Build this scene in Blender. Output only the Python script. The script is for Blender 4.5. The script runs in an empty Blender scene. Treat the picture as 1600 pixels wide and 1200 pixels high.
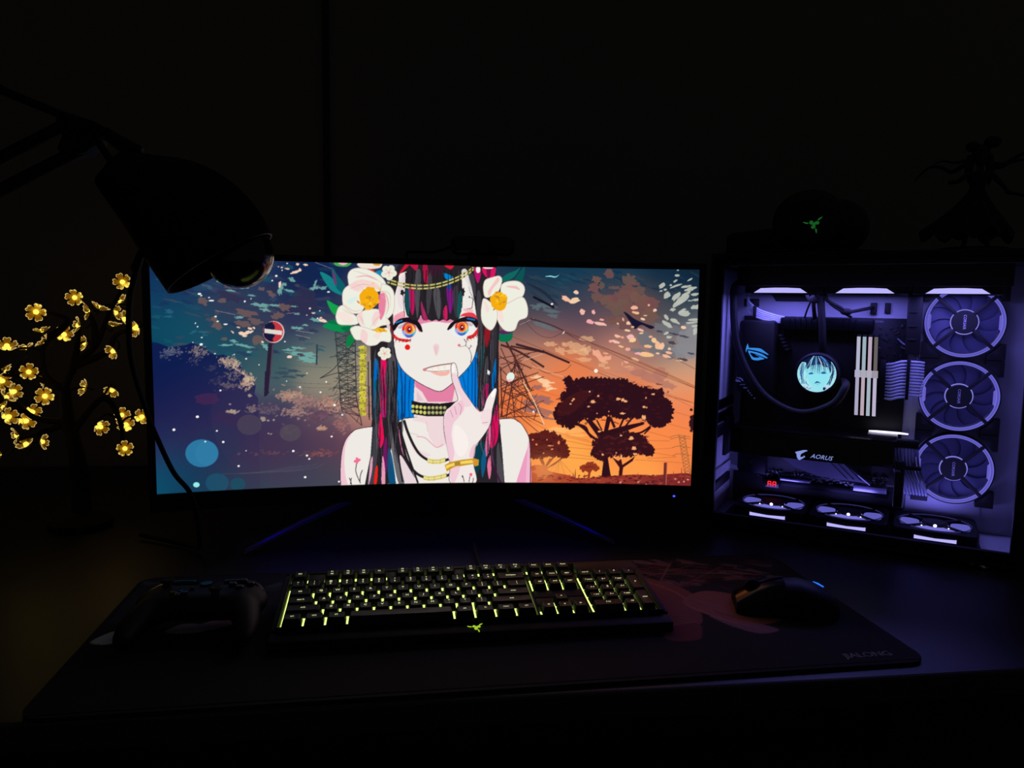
import bpy, bmesh, math, random
import numpy as np
from mathutils import Vector, Matrix, Euler

S = bpy.context.scene
COL = S.collection
PI = math.pi
DT = 0.74                      # height of the desk top above the floor

# ---------------------------------------------------------------- camera
cam_data = bpy.data.cameras.new('camera')
cam_data.sensor_width = 36.0
cam_data.lens = 1178.4 / 1600 * 36.0
cam_data.clip_start = 0.02
cam = bpy.data.objects.new('camera', cam_data)
COL.objects.link(cam)
right = Vector((0.9910775, -0.13233155, 0.01592926))
fwd = Vector((0.1332711, 0.98569432, -0.10317713))
up = Vector((-0.0020478, 0.10437944, 0.99453544))
m = Matrix((right, up, -fwd)).transposed().to_4x4()
m.translation = Vector((0, 0, DT + 0.3751))
cam.matrix_world = m
S.camera = cam

# ---------------------------------------------------------------- world and exposure
W = bpy.data.worlds.new('night')
S.world = W
W.use_nodes = True
W.node_tree.nodes['Background'].inputs[0].default_value = (0.0135, 0.0130, 0.0122, 1)   # a dark room at night
W.node_tree.nodes['Background'].inputs[1].default_value = 1.0
S.view_settings.view_transform = 'Standard'
S.view_settings.look = 'None'
S.view_settings.exposure = 0.0
S.view_settings.gamma = 1.0
S.view_settings.use_curve_mapping = False

# ---------------------------------------------------------------- helpers
def lin(c):
    return tuple((x / 12.92 if x <= 0.04045 else ((x + 0.055) / 1.055) ** 2.4) for x in (v / 255.0 for v in c))

def mat(name, rgb, rough=0.5, metal=0.0, emit=None, es=1.0, spec=0.5, bump=None, var=None, trans=0.0, coat=0.0):
    """principled material; rgb is sRGB 0-255; bump=(scale, strength); var=(scale, amount) mottles the colour"""
    M = bpy.data.materials.new(name)
    M.use_nodes = True
    N = M.node_tree.nodes; L = M.node_tree.links
    b = N['Principled BSDF']
    c = lin(rgb)
    b.inputs['Base Color'].default_value = (*c, 1)
    b.inputs['Roughness'].default_value = rough
    b.inputs['Metallic'].default_value = metal
    b.inputs['Specular IOR Level'].default_value = spec
    b.inputs['Transmission Weight'].default_value = trans
    b.inputs['Coat Weight'].default_value = coat
    if emit:
        b.inputs['Emission Color'].default_value = (*lin(emit), 1)
        b.inputs['Emission Strength'].default_value = es
    if bump or var:
        tc = N.new('ShaderNodeTexCoord')
    if bump:
        n = N.new('ShaderNodeTexNoise'); n.inputs['Scale'].default_value = bump[0]; n.inputs['Detail'].default_value = 4
        bp = N.new('ShaderNodeBump'); bp.inputs['Strength'].default_value = bump[1]; bp.inputs['Distance'].default_value = 0.002
        L.new(tc.outputs['Object'], n.inputs['Vector']); L.new(n.outputs['Fac'], bp.inputs['Height'])
        L.new(bp.outputs['Normal'], b.inputs['Normal'])
    if var:
        n = N.new('ShaderNodeTexNoise'); n.inputs['Scale'].default_value = var[0]; n.inputs['Detail'].default_value = 5
        r = N.new('ShaderNodeMix'); r.data_type = 'RGBA'
        a = var[1]
        r.inputs['A'].default_value = (*[x * (1 - a) for x in c], 1)
        r.inputs['B'].default_value = (*[min(1, x * (1 + a)) for x in c], 1)
        L.new(tc.outputs['Object'], n.inputs['Vector']); L.new(n.outputs['Fac'], r.inputs['Factor'])
        L.new(r.outputs['Result'], b.inputs['Base Color'])
    return M

def glow(name, rgb, strength=1.0):
    M = bpy.data.materials.new(name); M.use_nodes = True
    N = M.node_tree.nodes; L = M.node_tree.links
    for n in list(N):
        if n.type == 'BSDF_PRINCIPLED': N.remove(n)
    e = N.new('ShaderNodeEmission')
    e.inputs[0].default_value = (*lin(rgb), 1); e.inputs[1].default_value = strength
    L.new(e.outputs[0], N['Material Output'].inputs['Surface'])
    return M

def pic_mat(name, attr, strength=1.0, emissive=True, rough=0.8):
    """a picture kept as a colour per mesh point: a lit screen or a print"""
    M = bpy.data.materials.new(name); M.use_nodes = True
    N = M.node_tree.nodes; L = M.node_tree.links
    a = N.new('ShaderNodeAttribute'); a.attribute_name = attr
    b = N['Principled BSDF']
    b.inputs['Roughness'].default_value = rough
    if emissive:
        b.inputs['Base Color'].default_value = (0.004, 0.004, 0.004, 1)
        b.inputs['Specular IOR Level'].default_value = 0.2
        L.new(a.outputs['Color'], b.inputs['Emission Color'])
        b.inputs['Emission Strength'].default_value = strength
    else:
        L.new(a.outputs['Color'], b.inputs['Base Color'])
    return M

def spline(pts, n=8, closed=False):
    """Catmull-Rom through points (any dimension)"""
    P = [np.array(p, float) for p in pts]
    k = len(P); out = []
    rng = range(k) if closed else range(k - 1)
    for i in rng:
        if closed: a, b, c, d = P[(i - 1) % k], P[i], P[(i + 1) % k], P[(i + 2) % k]
        else: a, b, c, d = P[max(i - 1, 0)], P[i], P[i + 1], P[min(i + 2, k - 1)]
        for j in range(n):
            t = j / n
            out.append(0.5 * ((2 * b) + (-a + c) * t + (2 * a - 5 * b + 4 * c - d) * t * t + (-a + 3 * b - 3 * c + d) * t ** 3))
    if not closed: out.append(P[-1])
    return [tuple(float(x) for x in o) for o in out]

class MB:
    """collects shapes and links them as ONE mesh object"""
    def __init__(s): s.v = []; s.f = []
    def add(s, vs, fs, M=None):
        o = len(s.v)
        s.v += [tuple(M @ Vector(v)) for v in vs] if M is not None else [tuple(v) for v in vs]
        s.f += [tuple(i + o for i in f) for f in fs]
        return s
    def box(s, c, d, bevel=0.0, M=None, seg=2):
        bm = bmesh.new(); bmesh.ops.create_cube(bm, size=1.0)
        for v in bm.verts: v.co = Vector((v.co.x * d[0], v.co.y * d[1], v.co.z * d[2]))
        if bevel > 0: bmesh.ops.bevel(bm, geom=bm.edges[:], offset=bevel, segments=seg, affect='EDGES', profile=0.5)
        bm.verts.index_update()
        vs = [v.co + Vector(c) for v in bm.verts]; fs = [[v.index for v in f.verts] for f in bm.faces]
        bm.free(); return s.add(vs, fs, M)
    def tube(s, pts, r, seg=8, caps=True, M=None, flat=None):
        P = [Vector(p) for p in pts]; n = len(P)
        R = r if isinstance(r, (list, tuple)) else [r] * n
        vs = []; fs = []; prev = None
        for i in range(n):
            t = (P[min(i + 1, n - 1)] - P[max(i - 1, 0)]).normalized()
            if prev is None:
                a = Vector((0, 0, 1)) if abs(t.z) < 0.9 else Vector((1, 0, 0))
                x = t.cross(a).normalized()
            else:
                x = (prev - t * prev.dot(t)).normalized()
            prev = x; y = t.cross(x)
            for k in range(seg):
                an = 2 * PI * k / seg
                vs.append(P[i] + x * math.cos(an) * R[i] + y * math.sin(an) * R[i])
        for i in range(n - 1):
            for k in range(seg):
                k2 = (k + 1) % seg
                fs.append((i * seg + k, i * seg + k2, (i + 1) * seg + k2, (i + 1) * seg + k))
        if caps:
            fs.append(tuple(range(seg - 1, -1, -1))); fs.append(tuple((n - 1) * seg + k for k in range(seg)))
        return s.add(vs, fs, M)
    def lathe(s, prof, seg=32, M=None, closed=False):
        vs = []; fs = []; n = len(prof)
        for r, z in prof:
            for k in range(seg):
                a = 2 * PI * k / seg; vs.append((r * math.cos(a), r * math.sin(a), z))
        m_ = n if closed else n - 1
        for i in range(m_):
            i2 = (i + 1) % n
            for k in range(seg):
                k2 = (k + 1) % seg
                fs.append((i * seg + k, i * seg + k2, i2 * seg + k2, i2 * seg + k))
        if not closed:
            if prof[0][0] > 1e-6: fs.append(tuple(range(seg - 1, -1, -1)))
            if prof[-1][0] > 1e-6: fs.append(tuple((n - 1) * seg + k for k in range(seg)))
        return s.add(vs, fs, M)
    def prism(s, poly, z0, z1, M=None, hole=None):
        n = len(poly); vs = [(x, y, z0) for x, y in poly] + [(x, y, z1) for x, y in poly]
        area = sum(poly[i][0] * poly[(i + 1) % n][1] - poly[(i + 1) % n][0] * poly[i][1] for i in range(n))
        fs = []
        bm = bmesh.new()
        bv = [bm.verts.new((x, y, 0)) for x, y in poly]
        try:
            f = bm.faces.new(bv); bm.verts.index_update()
            bmesh.ops.triangulate(bm, faces=[f])
            tri = [[v.index for v in g.verts] for g in bm.faces]
        except Exception:
            tri = [list(range(n))]
        bm.free()
        for t in tri:
            fs.append(tuple(i + n for i in t)); fs.append(tuple(reversed(t)))
        for i in range(n):
            j = (i + 1) % n
            q = (i, j, j + n, i + n)
            fs.append(q if area > 0 else tuple(reversed(q)))
        return s.add(vs, fs, M)
    def loft(s, rings, caps=True, M=None, closed=True):
        n = len(rings[0]); vs = [p for r in rings for p in r]; fs = []
        for i in range(len(rings) - 1):
            for k in range(n if closed else n - 1):
                k2 = (k + 1) % n
                fs.append((i * n + k, i * n + k2, (i + 1) * n + k2, (i + 1) * n + k))
        if caps:
            fs.append(tuple(range(n - 1, -1, -1))); fs.append(tuple((len(rings) - 1) * n + k for k in range(n)))
        return s.add(vs, fs, M)
    def ball(s, c, r, seg=16, rings=10, M=None):
        r = r if isinstance(r, (tuple, list)) else (r, r, r)
        vs = [(c[0], c[1], c[2] - r[2])]; fs = []
        for i in range(1, rings):
            t = -PI / 2 + PI * i / rings
            for k in range(seg):
                a = 2 * PI * k / seg
                vs.append((c[0] + r[0] * math.cos(t) * math.cos(a), c[1] + r[1] * math.cos(t) * math.sin(a), c[2] + r[2] * math.sin(t)))
        vs.append((c[0], c[1], c[2] + r[2]))
        for k in range(seg): fs.append((0, 1 + (k + 1) % seg, 1 + k))
        for i in range(rings - 2):
            for k in range(seg):
                a = 1 + i * seg; k2 = (k + 1) % seg
                fs.append((a + k, a + k2, a + seg + k2, a + seg + k))
        a = 1 + (rings - 2) * seg; e = len(vs) - 1
        for k in range(seg): fs.append((a + k, a + (k + 1) % seg, e))
        return s.add(vs, fs, M)
    def build(s, name, material, parent=None, smooth=35, loc=None):
        me = bpy.data.meshes.new(name)
        me.from_pydata(s.v, [], s.f); me.validate()
        me.materials.append(material)
        if smooth:
            me.polygons.foreach_set('use_smooth', [True] * len(me.polygons))
            me.set_sharp_from_angle(angle=math.radians(smooth))
        me.update()
        o = bpy.data.objects.new(name, me); COL.objects.link(o)
        if parent: o.parent = parent
        if loc: o.location = loc
        return o

def inst(o, name=None, parent=None, loc=None, rot=None):
    """a copy that shares mesh data"""
    c = o.copy(); COL.objects.link(c)
    if name: c.name = name
    c.parent = parent
    if loc is not None: c.location = loc
    if rot is not None: c.rotation_euler = rot
    return c

def thing(name, label, cat, loc=(0, 0, 0), rotz=0.0, group=None):
    o = bpy.data.objects.new(name, None); COL.objects.link(o)
    o.empty_display_size = 0.05
    o.location = loc; o.rotation_euler = (0, 0, rotz)
    return tag(o, label, cat, group)

def tag(o, label, cat, group=None):
    o['label'] = label; o['category'] = cat
    if group: o['group'] = group
    return o

def struct(o):
    o['kind'] = 'structure'; return o

def text_shape(body, size, depth=0.0, align='CENTER', shear=0.0, spacing=1.0):
    cu = bpy.data.curves.new('t', 'FONT')
    cu.body = body; cu.size = size; cu.extrude = depth; cu.align_x = align; cu.align_y = 'CENTER'
    cu.shear = shear; cu.space_character = spacing; cu.resolution_u = 2
    o = bpy.data.objects.new('t', cu); COL.objects.link(o)
    bpy.context.view_layer.update()
    dg = bpy.context.evaluated_depsgraph_get()
    me = bpy.data.meshes.new_from_object(o.evaluated_get(dg))
    vs = [tuple(v.co) for v in me.vertices]; fs = [tuple(p.vertices) for p in me.polygons]
    bpy.data.objects.remove(o); bpy.data.curves.remove(cu); bpy.data.meshes.remove(me)
    return vs, fs

def T(x=0, y=0, z=0, rx=0, ry=0, rz=0, s=1.0):
    return Matrix.Translation((x, y, z)) @ Euler((rx, ry, rz)).to_matrix().to_4x4() @ Matrix.Scale(s, 4)
# ---------------------------------------------------------------- a small painter for the pictures shown on the screens
class Canvas:
    def __init__(s, w, h, ss, to_uv):
        s.W = w * ss; s.H = h * ss; s.ss = ss; s.w = w; s.h = h; s.uv = to_uv
        s.a = np.zeros((s.H, s.W, 3), np.float32); s.clip = None
    def pts(s, Z, P):
        P = np.asarray(P, float).reshape(-1, 2)
        x = Z[0] + P[:, 0] / Z[2]; y = Z[1] + P[:, 1] / Z[2]
        u, v = s.uv(x, y)
        return np.stack([u * s.W, v * s.H], 1)
    def mask(s, q):
        x0 = max(int(q[:, 0].min()) - 1, 0); x1 = min(int(q[:, 0].max()) + 2, s.W)
        y0 = max(int(q[:, 1].min()) - 1, 0); y1 = min(int(q[:, 1].max()) + 2, s.H)
        if x1 <= x0 or y1 <= y0: return None
        acc = np.zeros((y1 - y0, x1 - x0 + 1), np.int32)
        n = len(q)
        for i in range(n):
            ax, ay = q[i]; bx, by = q[(i + 1) % n]
            if ay == by: continue
            if ay > by: ax, ay, bx, by = bx, by, ax, ay
            r0 = max(int(math.ceil(ay - 0.5)), y0); r1 = min(int(math.ceil(by - 0.5)), y1)
            if r1 <= r0: continue
            rows = np.arange(r0, r1)
            xs = ax + (rows + 0.5 - ay) * (bx - ax) / (by - ay)
            c = np.clip(np.ceil(xs - 0.5).astype(int) - x0, 0, x1 - x0)
            np.add.at(acc, (rows - y0, c), 1)
        return (np.cumsum(acc, 1)[:, :-1] % 2).astype(bool), x0, y0, x1, y1
    def fill(s, Z, P, col, a=1.0, smooth=True, n=6, grad=None, raw=False):
        """grad=(p0, p1, col2): colour runs from col at p0 to col2 at p1"""
        if smooth and len(P) > 2: P = spline(P, n, closed=True)
        q = np.asarray(P, float) if raw else s.pts(Z, P)
        r = s.mask(q)
        if r is None: return
        k, x0, y0, x1, y1 = r
        c = np.array(col, np.float32)
        sub = s.a[y0:y1, x0:x1]
        if grad:
            g0, g1 = s.pts(Z, [grad[0], grad[1]]); d = g1 - g0; L = (d @ d)
            yy, xx = np.mgrid[y0:y1, x0:x1]
            t = np.clip(((xx - g0[0]) * d[0] + (yy - g0[1]) * d[1]) / L, 0, 1)[..., None]
            cc = c * (1 - t) + np.array(grad[2], np.float32) * t
            sub[k] = sub[k] * (1 - a) + cc[k] * a
        else:
            sub[k] = sub[k] * (1 - a) + c * a
    def stroke(s, Z, P, col, w=2.0, a=1.0, smooth=True, taper=False, n=6):
        """w in zoom units"""
        if smooth and len(P) > 2: P = spline(P, n)
        q = s.pts(Z, P)
        k = s.W / 850.0 / Z[2]
        n = len(q); d = np.gradient(q, axis=0) if n > 2 else np.repeat((q[1] - q[0])[None], 2, 0)
        L = np.maximum(np.hypot(d[:, 0], d[:, 1]), 1e-6)[:, None]
        nr = np.stack([-d[:, 1], d[:, 0]], 1) / L
        ww = np.full((n, 1), w * k / 2)
        if taper:
            t = np.linspace(0, 1, n)[:, None]
            ww = ww * (np.sin(PI * np.clip(t, 0.02, 0.98)) ** 0.6 if taper == 'both' else (1 - t * 0.92))
        ww = np.maximum(ww, 0.45)
        s.fill(Z, np.concatenate([q + nr * ww, (q - nr * ww)[::-1]]), col, a, smooth=False, raw=True)
    def oval(s, Z, c, r, col, a=1.0, rot=0.0, n=28, grad=None):
        r = r if isinstance(r, (tuple, list)) else (r, r)
        t = np.linspace(0, 2 * PI, n, endpoint=False)
        x = r[0] * np.cos(t); y = r[1] * np.sin(t)
        P = np.stack([c[0] + x * math.cos(rot) - y * math.sin(rot), c[1] + x * math.sin(rot) + y * math.cos(rot)], 1)
        s.fill(Z, P, col, a, smooth=False, grad=grad)
    def blob(s, Z, c, r, col, rnd, a=1.0, rot=0.0, jag=0.35, n=18):
        t = np.linspace(0, 2 * PI, n, endpoint=False)
        k = np.array([1 + rnd.uniform(-jag, jag) for _ in t])
        x = r[0] * np.cos(t) * k; y = r[1] * np.sin(t) * k
        P = np.stack([c[0] + x * math.cos(rot) - y * math.sin(rot), c[1] + x * math.sin(rot) + y * math.cos(rot)], 1)
        s.fill(Z, P, col, a, smooth=True, n=3)
    def field(s, pts, sig):
        """soft colour field through control points (x, y, (r, g, b)) in picture units"""
        q = s.pts((0, 0, 1), [(p[0], p[1]) for p in pts]); C = np.array([p[2] for p in pts], np.float32)
        st = 8
        yy, xx = np.mgrid[0:s.H + st:st, 0:s.W + st:st].astype(np.float32)
        k = s.W / 850.0
        num = np.zeros(yy.shape + (3,), np.float32); den = np.zeros(yy.shape, np.float32) + 1e-12
        for (x, y), c in zip(q, C):
            w = np.exp(-((xx - x) ** 2 + (yy - y) ** 2) / (2 * (sig * k) ** 2)) + 1e-9
            num += w[..., None] * c; den += w
        g = num / den[..., None]
        fy = np.arange(s.H) / st; fx = np.arange(s.W) / st
        iy = fy.astype(int); ix = fx.astype(int); ty = (fy - iy)[:, None, None]; tx = (fx - ix)[None, :, None]
        s.a[:] = (g[iy][:, ix] * (1 - ty) * (1 - tx) + g[iy + 1][:, ix] * ty * (1 - tx)
                  + g[iy][:, ix + 1] * (1 - ty) * tx + g[iy + 1][:, ix + 1] * ty * tx)
    def soft(s, Z, c, r, col, a):
        q = s.pts(Z, [c, (c[0] + r, c[1])]); R = np.hypot(*(q[1] - q[0]))
        x0 = max(int(q[0, 0] - R * 2), 0); x1 = min(int(q[0, 0] + R * 2), s.W); y0 = max(int(q[0, 1] - R * 2), 0); y1 = min(int(q[0, 1] + R * 2), s.H)
        if x1 <= x0 or y1 <= y0: return
        yy, xx = np.mgrid[y0:y1, x0:x1]
        w = (a * np.exp(-((xx - q[0, 0]) ** 2 + (yy - q[0, 1]) ** 2) / (R * R)))[..., None]
        s.a[y0:y1, x0:x1] = s.a[y0:y1, x0:x1] * (1 - w) + np.array(col, np.float32) * w
    def result(s):
        a = s.a.reshape(s.h, s.ss, s.w, s.ss, 3).mean((1, 3)) / 255.0
        return np.where(a <= 0.04045, a / 12.92, ((a + 0.055) / 1.055) ** 2.4).astype(np.float32)

def picture_mesh(name, rgb, surf, material, parent=None):
    """a point grid over surf(u, v) -> xyz carrying one colour per point"""
    h, w = rgb.shape[:2]
    u, v = np.meshgrid((np.arange(w)) / (w - 1), (np.arange(h)) / (h - 1))
    P = surf(u.ravel(), v.ravel())
    idx = np.arange(h * w).reshape(h, w)
    q = np.stack([idx[1:, :-1], idx[1:, 1:], idx[:-1, 1:], idx[:-1, :-1]], -1).reshape(-1, 4)
    me = bpy.data.meshes.new(name)
    me.vertices.add(h * w); me.vertices.foreach_set('co', P.astype(np.float32).ravel())
    me.loops.add(q.size); me.loops.foreach_set('vertex_index', q.astype(np.int32).ravel())
    me.polygons.add(len(q)); me.polygons.foreach_set('loop_start', np.arange(0, q.size, 4, dtype=np.int32))
    me.polygons.foreach_set('use_smooth', np.ones(len(q), bool))
    at = me.color_attributes.new('picture', 'FLOAT_COLOR', 'POINT')
    at.data.foreach_set('color', np.concatenate([rgb.reshape(-1, 3), np.ones((h * w, 1), np.float32)], 1).astype(np.float32).ravel())
    me.update(calc_edges=True)
    me.materials.append(material)
    o = bpy.data.objects.new(name, me); COL.objects.link(o); o.parent = parent
    return o
# ---------------------------------------------------------------- the desktop picture shown on the wide screen
_CU = [0.474661, 0.000835, 1.4e-05, 0.0, -0.0, 0.522127, 0.008798, 0.000131, 2e-06, 0.025039, 0.000638, 1.5e-05, -0.015047, -0.000762, -0.002051]
_CV = [0.509006, 0.528501, 0.008863, 0.000136, 2e-06, -0.003019, 0.02668, 0.000707, 1.6e-05, -0.014853, -0.020135, -0.000989, -0.001176, -0.002844, 0.000841]
def sketch_uv(x, y):
    """sketch units -> screen fraction"""
    X = (x - 660) / 430; Y = (y - 590) / 180
    Q = [X ** i * Y ** j for i in range(5) for j in range(5 - i)]
    return sum(c * q for c, q in zip(_CU, Q)), sum(c * q for c, q in zip(_CV, Q))

def paint_wallpaper():
    R = random.Random(5)
    c = Canvas(1000, 420, 2, sketch_uv)
    A = (220, 390, 5.333); B = (500, 390, 4.571); D = (800, 390, 5.0)
    E = (220, 580, 5.0); F = (500, 560, 4.571); G = (800, 560, 5.0); O = (0, 0, 1.0)
    c.field([
        (240, 420, (16, 44, 88)), (240, 470, (16, 62, 96)), (245, 520, (12, 74, 96)), (300, 520, (20, 76, 98)), (300, 430, (28, 52, 92)),
        (350, 470, (48, 58, 86)), (400, 430, (34, 54, 92)), (400, 490, (52, 58, 84)), (470, 440, (20, 36, 76)), (500, 415, (14, 36, 78)), (470, 490, (44, 48, 84)),
        (340, 545, (28, 74, 94)), (420, 560, (52, 84, 94)), (420, 610, (74, 96, 100)), (500, 545, (88, 104, 104)), (500, 590, (140, 134, 116)), (520, 610, (150, 142, 122)),
        (240, 570, (10, 60, 90)), (245, 620, (12, 24, 74)), (300, 640, (16, 26, 76)), (350, 660, (36, 34, 76)), (350, 700, (18, 40, 76)), (250, 700, (12, 36, 82)),
        (300, 755, (10, 62, 92)), (247, 762, (10, 82, 110)), (390, 745, (34, 72, 92)), (460, 740, (58, 66, 82)), (450, 700, (72, 52, 80)), (510, 695, (98, 58, 78)), (520, 745, (72, 76, 84)),
        (420, 650, (58, 48, 84)), (500, 650, (98, 80, 92)), (560, 600, (160, 142, 122)), (565, 650, (190, 132, 116)), (560, 700, (110, 72, 86)), (560, 470, (50, 56, 84)),
        (830, 425, (16, 50, 76)), (880, 430, (16, 58, 82)), (960, 425, (20, 56, 80)), (1040, 425, (14, 42, 66)), (1090, 430, (12, 34, 54)), (840, 470, (54, 62, 76)), (900, 475, (60, 62, 80)),
        (960, 470, (84, 70, 78)), (1010, 480, (92, 74, 76)), (1060, 480, (60, 72, 84)), (1085, 530, (118, 118, 124)), (830, 520, (128, 96, 98)), (880, 515, (108, 80, 92)), (930, 510, (104, 78, 88)),
        (950, 540, (176, 120, 106)), (1000, 545, (150, 116, 112)), (1045, 540, (112, 106, 112)), (1085, 562, (192, 164, 146)), (830, 560, (216, 142, 104)), (880, 560, (232, 132, 84)),
        (960, 575, (218, 142, 106)), (1050, 582, (218, 158, 118)), (1085, 600, (236, 148, 100)), (830, 620, (240, 122, 62)), (900, 590, (238, 124, 72)), (1000, 610, (238, 128, 80)), (1080, 640, (242, 130, 80)),
        (840, 670, (255, 158, 84)), (950, 680, (250, 140, 70)), (1050, 690, (250, 138, 72)), (900, 720, (255, 170, 76)), (1000, 735, (255, 158, 74)), (1075, 710, (244, 132, 70)), (845, 745, (250, 142, 66)),
        (800, 660, (226, 112, 62)), (800, 560, (170, 110, 96)), (800, 480, (60, 62, 76))], 26)

    # painted clouds ----------------------------------------------------------------
    teal = (112, 168, 162); br = (112, 88, 86); nv = (30, 40, 76); pe = (250, 214, 188); wh = (246, 246, 240)
    for _ in range(150):
        x = R.uniform(236, 530); y = R.uniform(410, 560)
        k = R.choice([(44, 78, 104), (26, 46, 84), (60, 66, 92), (84, 74, 86), (22, 88, 104), (34, 58, 92)])
        c.blob(O, (x, y), (R.uniform(3, 15), R.uniform(1, 3.6)), k, R, R.uniform(.25, .7), R.uniform(-.1, .35))
    for x, y, rx, ry, ro in [(1370, 390, 95, 70, .2), (1350, 480, 120, 70, 0), (1100, 330, 60, 26, .3), (760, 400, 110, 30, .3), (1050, 640, 60, 20, .1)]:
        c.blob(A, (x, y), (rx, ry), (48, 46, 76), R, .75, ro)
    for x, y, rx, ry, ro in [(520, 430, 45, 32, .5), (680, 425, 36, 18, 0), (880, 528, 80, 28, .2), (850, 620, 70, 24, .2), (1190, 480, 66, 30, .3), (1140, 552, 55, 28, -.2), (1010, 330, 30, 14, .2),
                             (620, 590, 40, 18, .4), (640, 640, 40, 26, .3), (960, 600, 60, 24, .1), (740, 310, 40, 16, 0), (1090, 375, 40, 20, .5), (980, 760, 60, 34, .1), (700, 745, 26, 16, 0)]:
        c.blob(A, (x, y), (rx, ry), br, R, .85, ro)
    for x, y, rx, ry, ro in [(570, 315, 34, 13, .55), (530, 300, 22, 9, .2), (690, 275, 46, 12, .2), (830, 315, 55, 11, .1), (752, 345, 36, 9, .1), (660, 262, 22, 16, 0), (925, 385, 26, 9, .15),
                             (1000, 468, 66, 17, .15), (1030, 500, 42, 14, .3), (940, 455, 22, 8, 0), (1110, 465, 44, 9, .1), (820, 566, 34, 12, 0), (1165, 330, 20, 52, .15), (1195, 290, 30, 13, 0),
                             (1235, 345, 34, 10, .3), (1445, 325, 46, 12, -.2), (1455, 280, 10, 40, .4), (1520, 322, 34, 12, -.2), (1255, 250, 30, 16, .3), (1450, 590, 44, 14, .3), (1280, 475, 26, 6, 0),
                             (1305, 655, 44, 11, .1), (1300, 537, 22, 8, 0), (1372, 630, 22, 10, 0), (775, 765, 30, 11, .2), (850, 800, 86, 13, .18), (720, 798, 60, 9, -.05), (903, 855, 20, 8, 0),
                             (1040, 810, 40, 18, .8), (1230, 838, 44, 10, 0), (1350, 880, 120, 26, .1), (1400, 920, 90, 18, .1), (1310, 820, 60, 9, .1), (240, 520, 36, 18, .2), (230, 560, 40, 8, 0),
                             (520, 690, 46, 10, .1), (440, 690, 30, 8, -.4), (540, 715, 24, 6, .2), (1490, 590, 30, 8, .2)]:
        c.blob(A, (x, y), (rx, ry), teal if x > 600 else (52, 112, 132), R, .92 if x > 600 else .55, ro, .45, 22)
    for x, y, rx, ry, ro in [(770, 312, 46, 16, .05), (1340, 880, 40, 12, .2), (1010, 487, 26, 7, .1)]:
        c.blob(A, (x, y), (rx, ry), (70, 66, 82), R, .95, ro)
    for x, y, rx, ry, ro in [(850, 700, 36, 16, .2), (890, 692, 24, 16, -.4), (870, 720, 22, 9, 0), (915, 660, 18, 9, .3), (945, 655, 12, 8, .6), (920, 690, 20, 8, -.5), (815, 650, 16, 6, .3), (765, 688, 16, 5, .8),
                             (1290, 190, 42, 11, -.2), (1222, 163, 20, 8, .2), (1325, 172, 12, 14, 0), (1307, 125, 12, 9, 0), (1372, 128, 18, 9, .2), (1525, 596, 36, 12, .3), (1500, 570, 12, 8, 0), (1440, 530, 17, 7, .1),
                             (1240, 895, 26, 11, .2), (1015, 772, 10, 10, 0), (1160, 285, 12, 18, .2), (1158, 308, 9, 12, .2), (1160, 150, 0, 0, 0), (1175, 152, 10, 6, 0), (1148, 145, 6, 5, 0)]:
        if rx: c.blob(A, (x, y), (rx, ry), pe, R, .96, ro, .3, 14)
    for x, y, rx, ry in [(490, 372, 15, 8), (505, 386, 8, 6), (590, 428, 22, 6), (570, 402, 8, 5), (552, 208, 16, 9), (708, 624, 18, 6), (642, 600, 10, 6), (625, 560, 10, 8), (868, 434, 8, 8), (1130, 222, 10, 9),
                         (1096, 261, 8, 6), (1178, 175, 6, 5), (1220, 118, 7, 5), (1410, 492, 9, 7), (1492, 512, 6, 5), (1385, 548, 5, 5), (1202, 768, 7, 6), (457, 616, 6, 6), (475, 645, 6, 6), (510, 735, 8, 5),
                         (435, 777, 7, 6), (505, 792, 14, 10), (620, 868, 7, 5), (780, 876, 7, 5), (880, 911, 8, 6), (987, 961, 5, 5), (920, 412, 5, 5), (1475, 575, 8, 6), (1565, 355, 12, 6)]:
        c.oval(A, (x, y), (rx, ry), wh)
    for p in [[(620, 510), (790, 545)], [(1290, 675), (1440, 700)], [(1290, 711), (1412, 740)], [(1450, 108), (1595, 162)], [(1215, 535), (1280, 528)]]:
        c.stroke(A, p, (232, 206, 204), 6, .9, taper='both')
    # mauve haze and dark streaks near the left pylon
    for x, y, rx, ry in [(1180, 1030, 50, 14), (1270, 1010, 60, 12), (1230, 1060, 70, 10), (1130, 1070, 40, 8), (1330, 1050, 40, 10), (1190, 990, 40, 8)]:
        c.blob(A, (x, y), (rx, ry), (52, 74, 88), R, .9, .05)
    for y0, y1 in [(940, 985), (1090, 1120), (1130, 1150)]:
        c.stroke(A, [(1090, y0), (1340, (y0 + y1) / 2 + 8), (1590, y1)], (70, 80, 84), 3, .7)
    c.stroke(A, [(1470, 790), (1466, 960)], (50, 66, 76), 14)

    # left bushes ---------------------------------------------------------------------
    edge = [(95, 770), (150, 782), (200, 800), (250, 822), (310, 806), (380, 796), (430, 776), (480, 800), (540, 824), (590, 866), (640, 884), (690, 876), (740, 900), (810, 930), (830, 960), (850, 1010),
            (900, 1040), (940, 1090), (960, 1140), (950, 1200), (980, 1240), (1000, 2080), (60, 2080)]
    c.fill(A, edge, (14, 26, 76), .93, smooth=False, grad=((600, 800), (900, 1300), (44, 40, 82)))
    for x, y, r_, col, al in [(100, 965, 330, (10, 84, 112), .95), (420, 960, 300, (12, 62, 90), .7), (800, 900, 260, (44, 60, 78), .7), (1150, 860, 330, (64, 70, 84), .6), (1000, 640, 260, (70, 44, 76), .55)]:
        c.soft(E, (x, y), r_, col, al)
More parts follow.
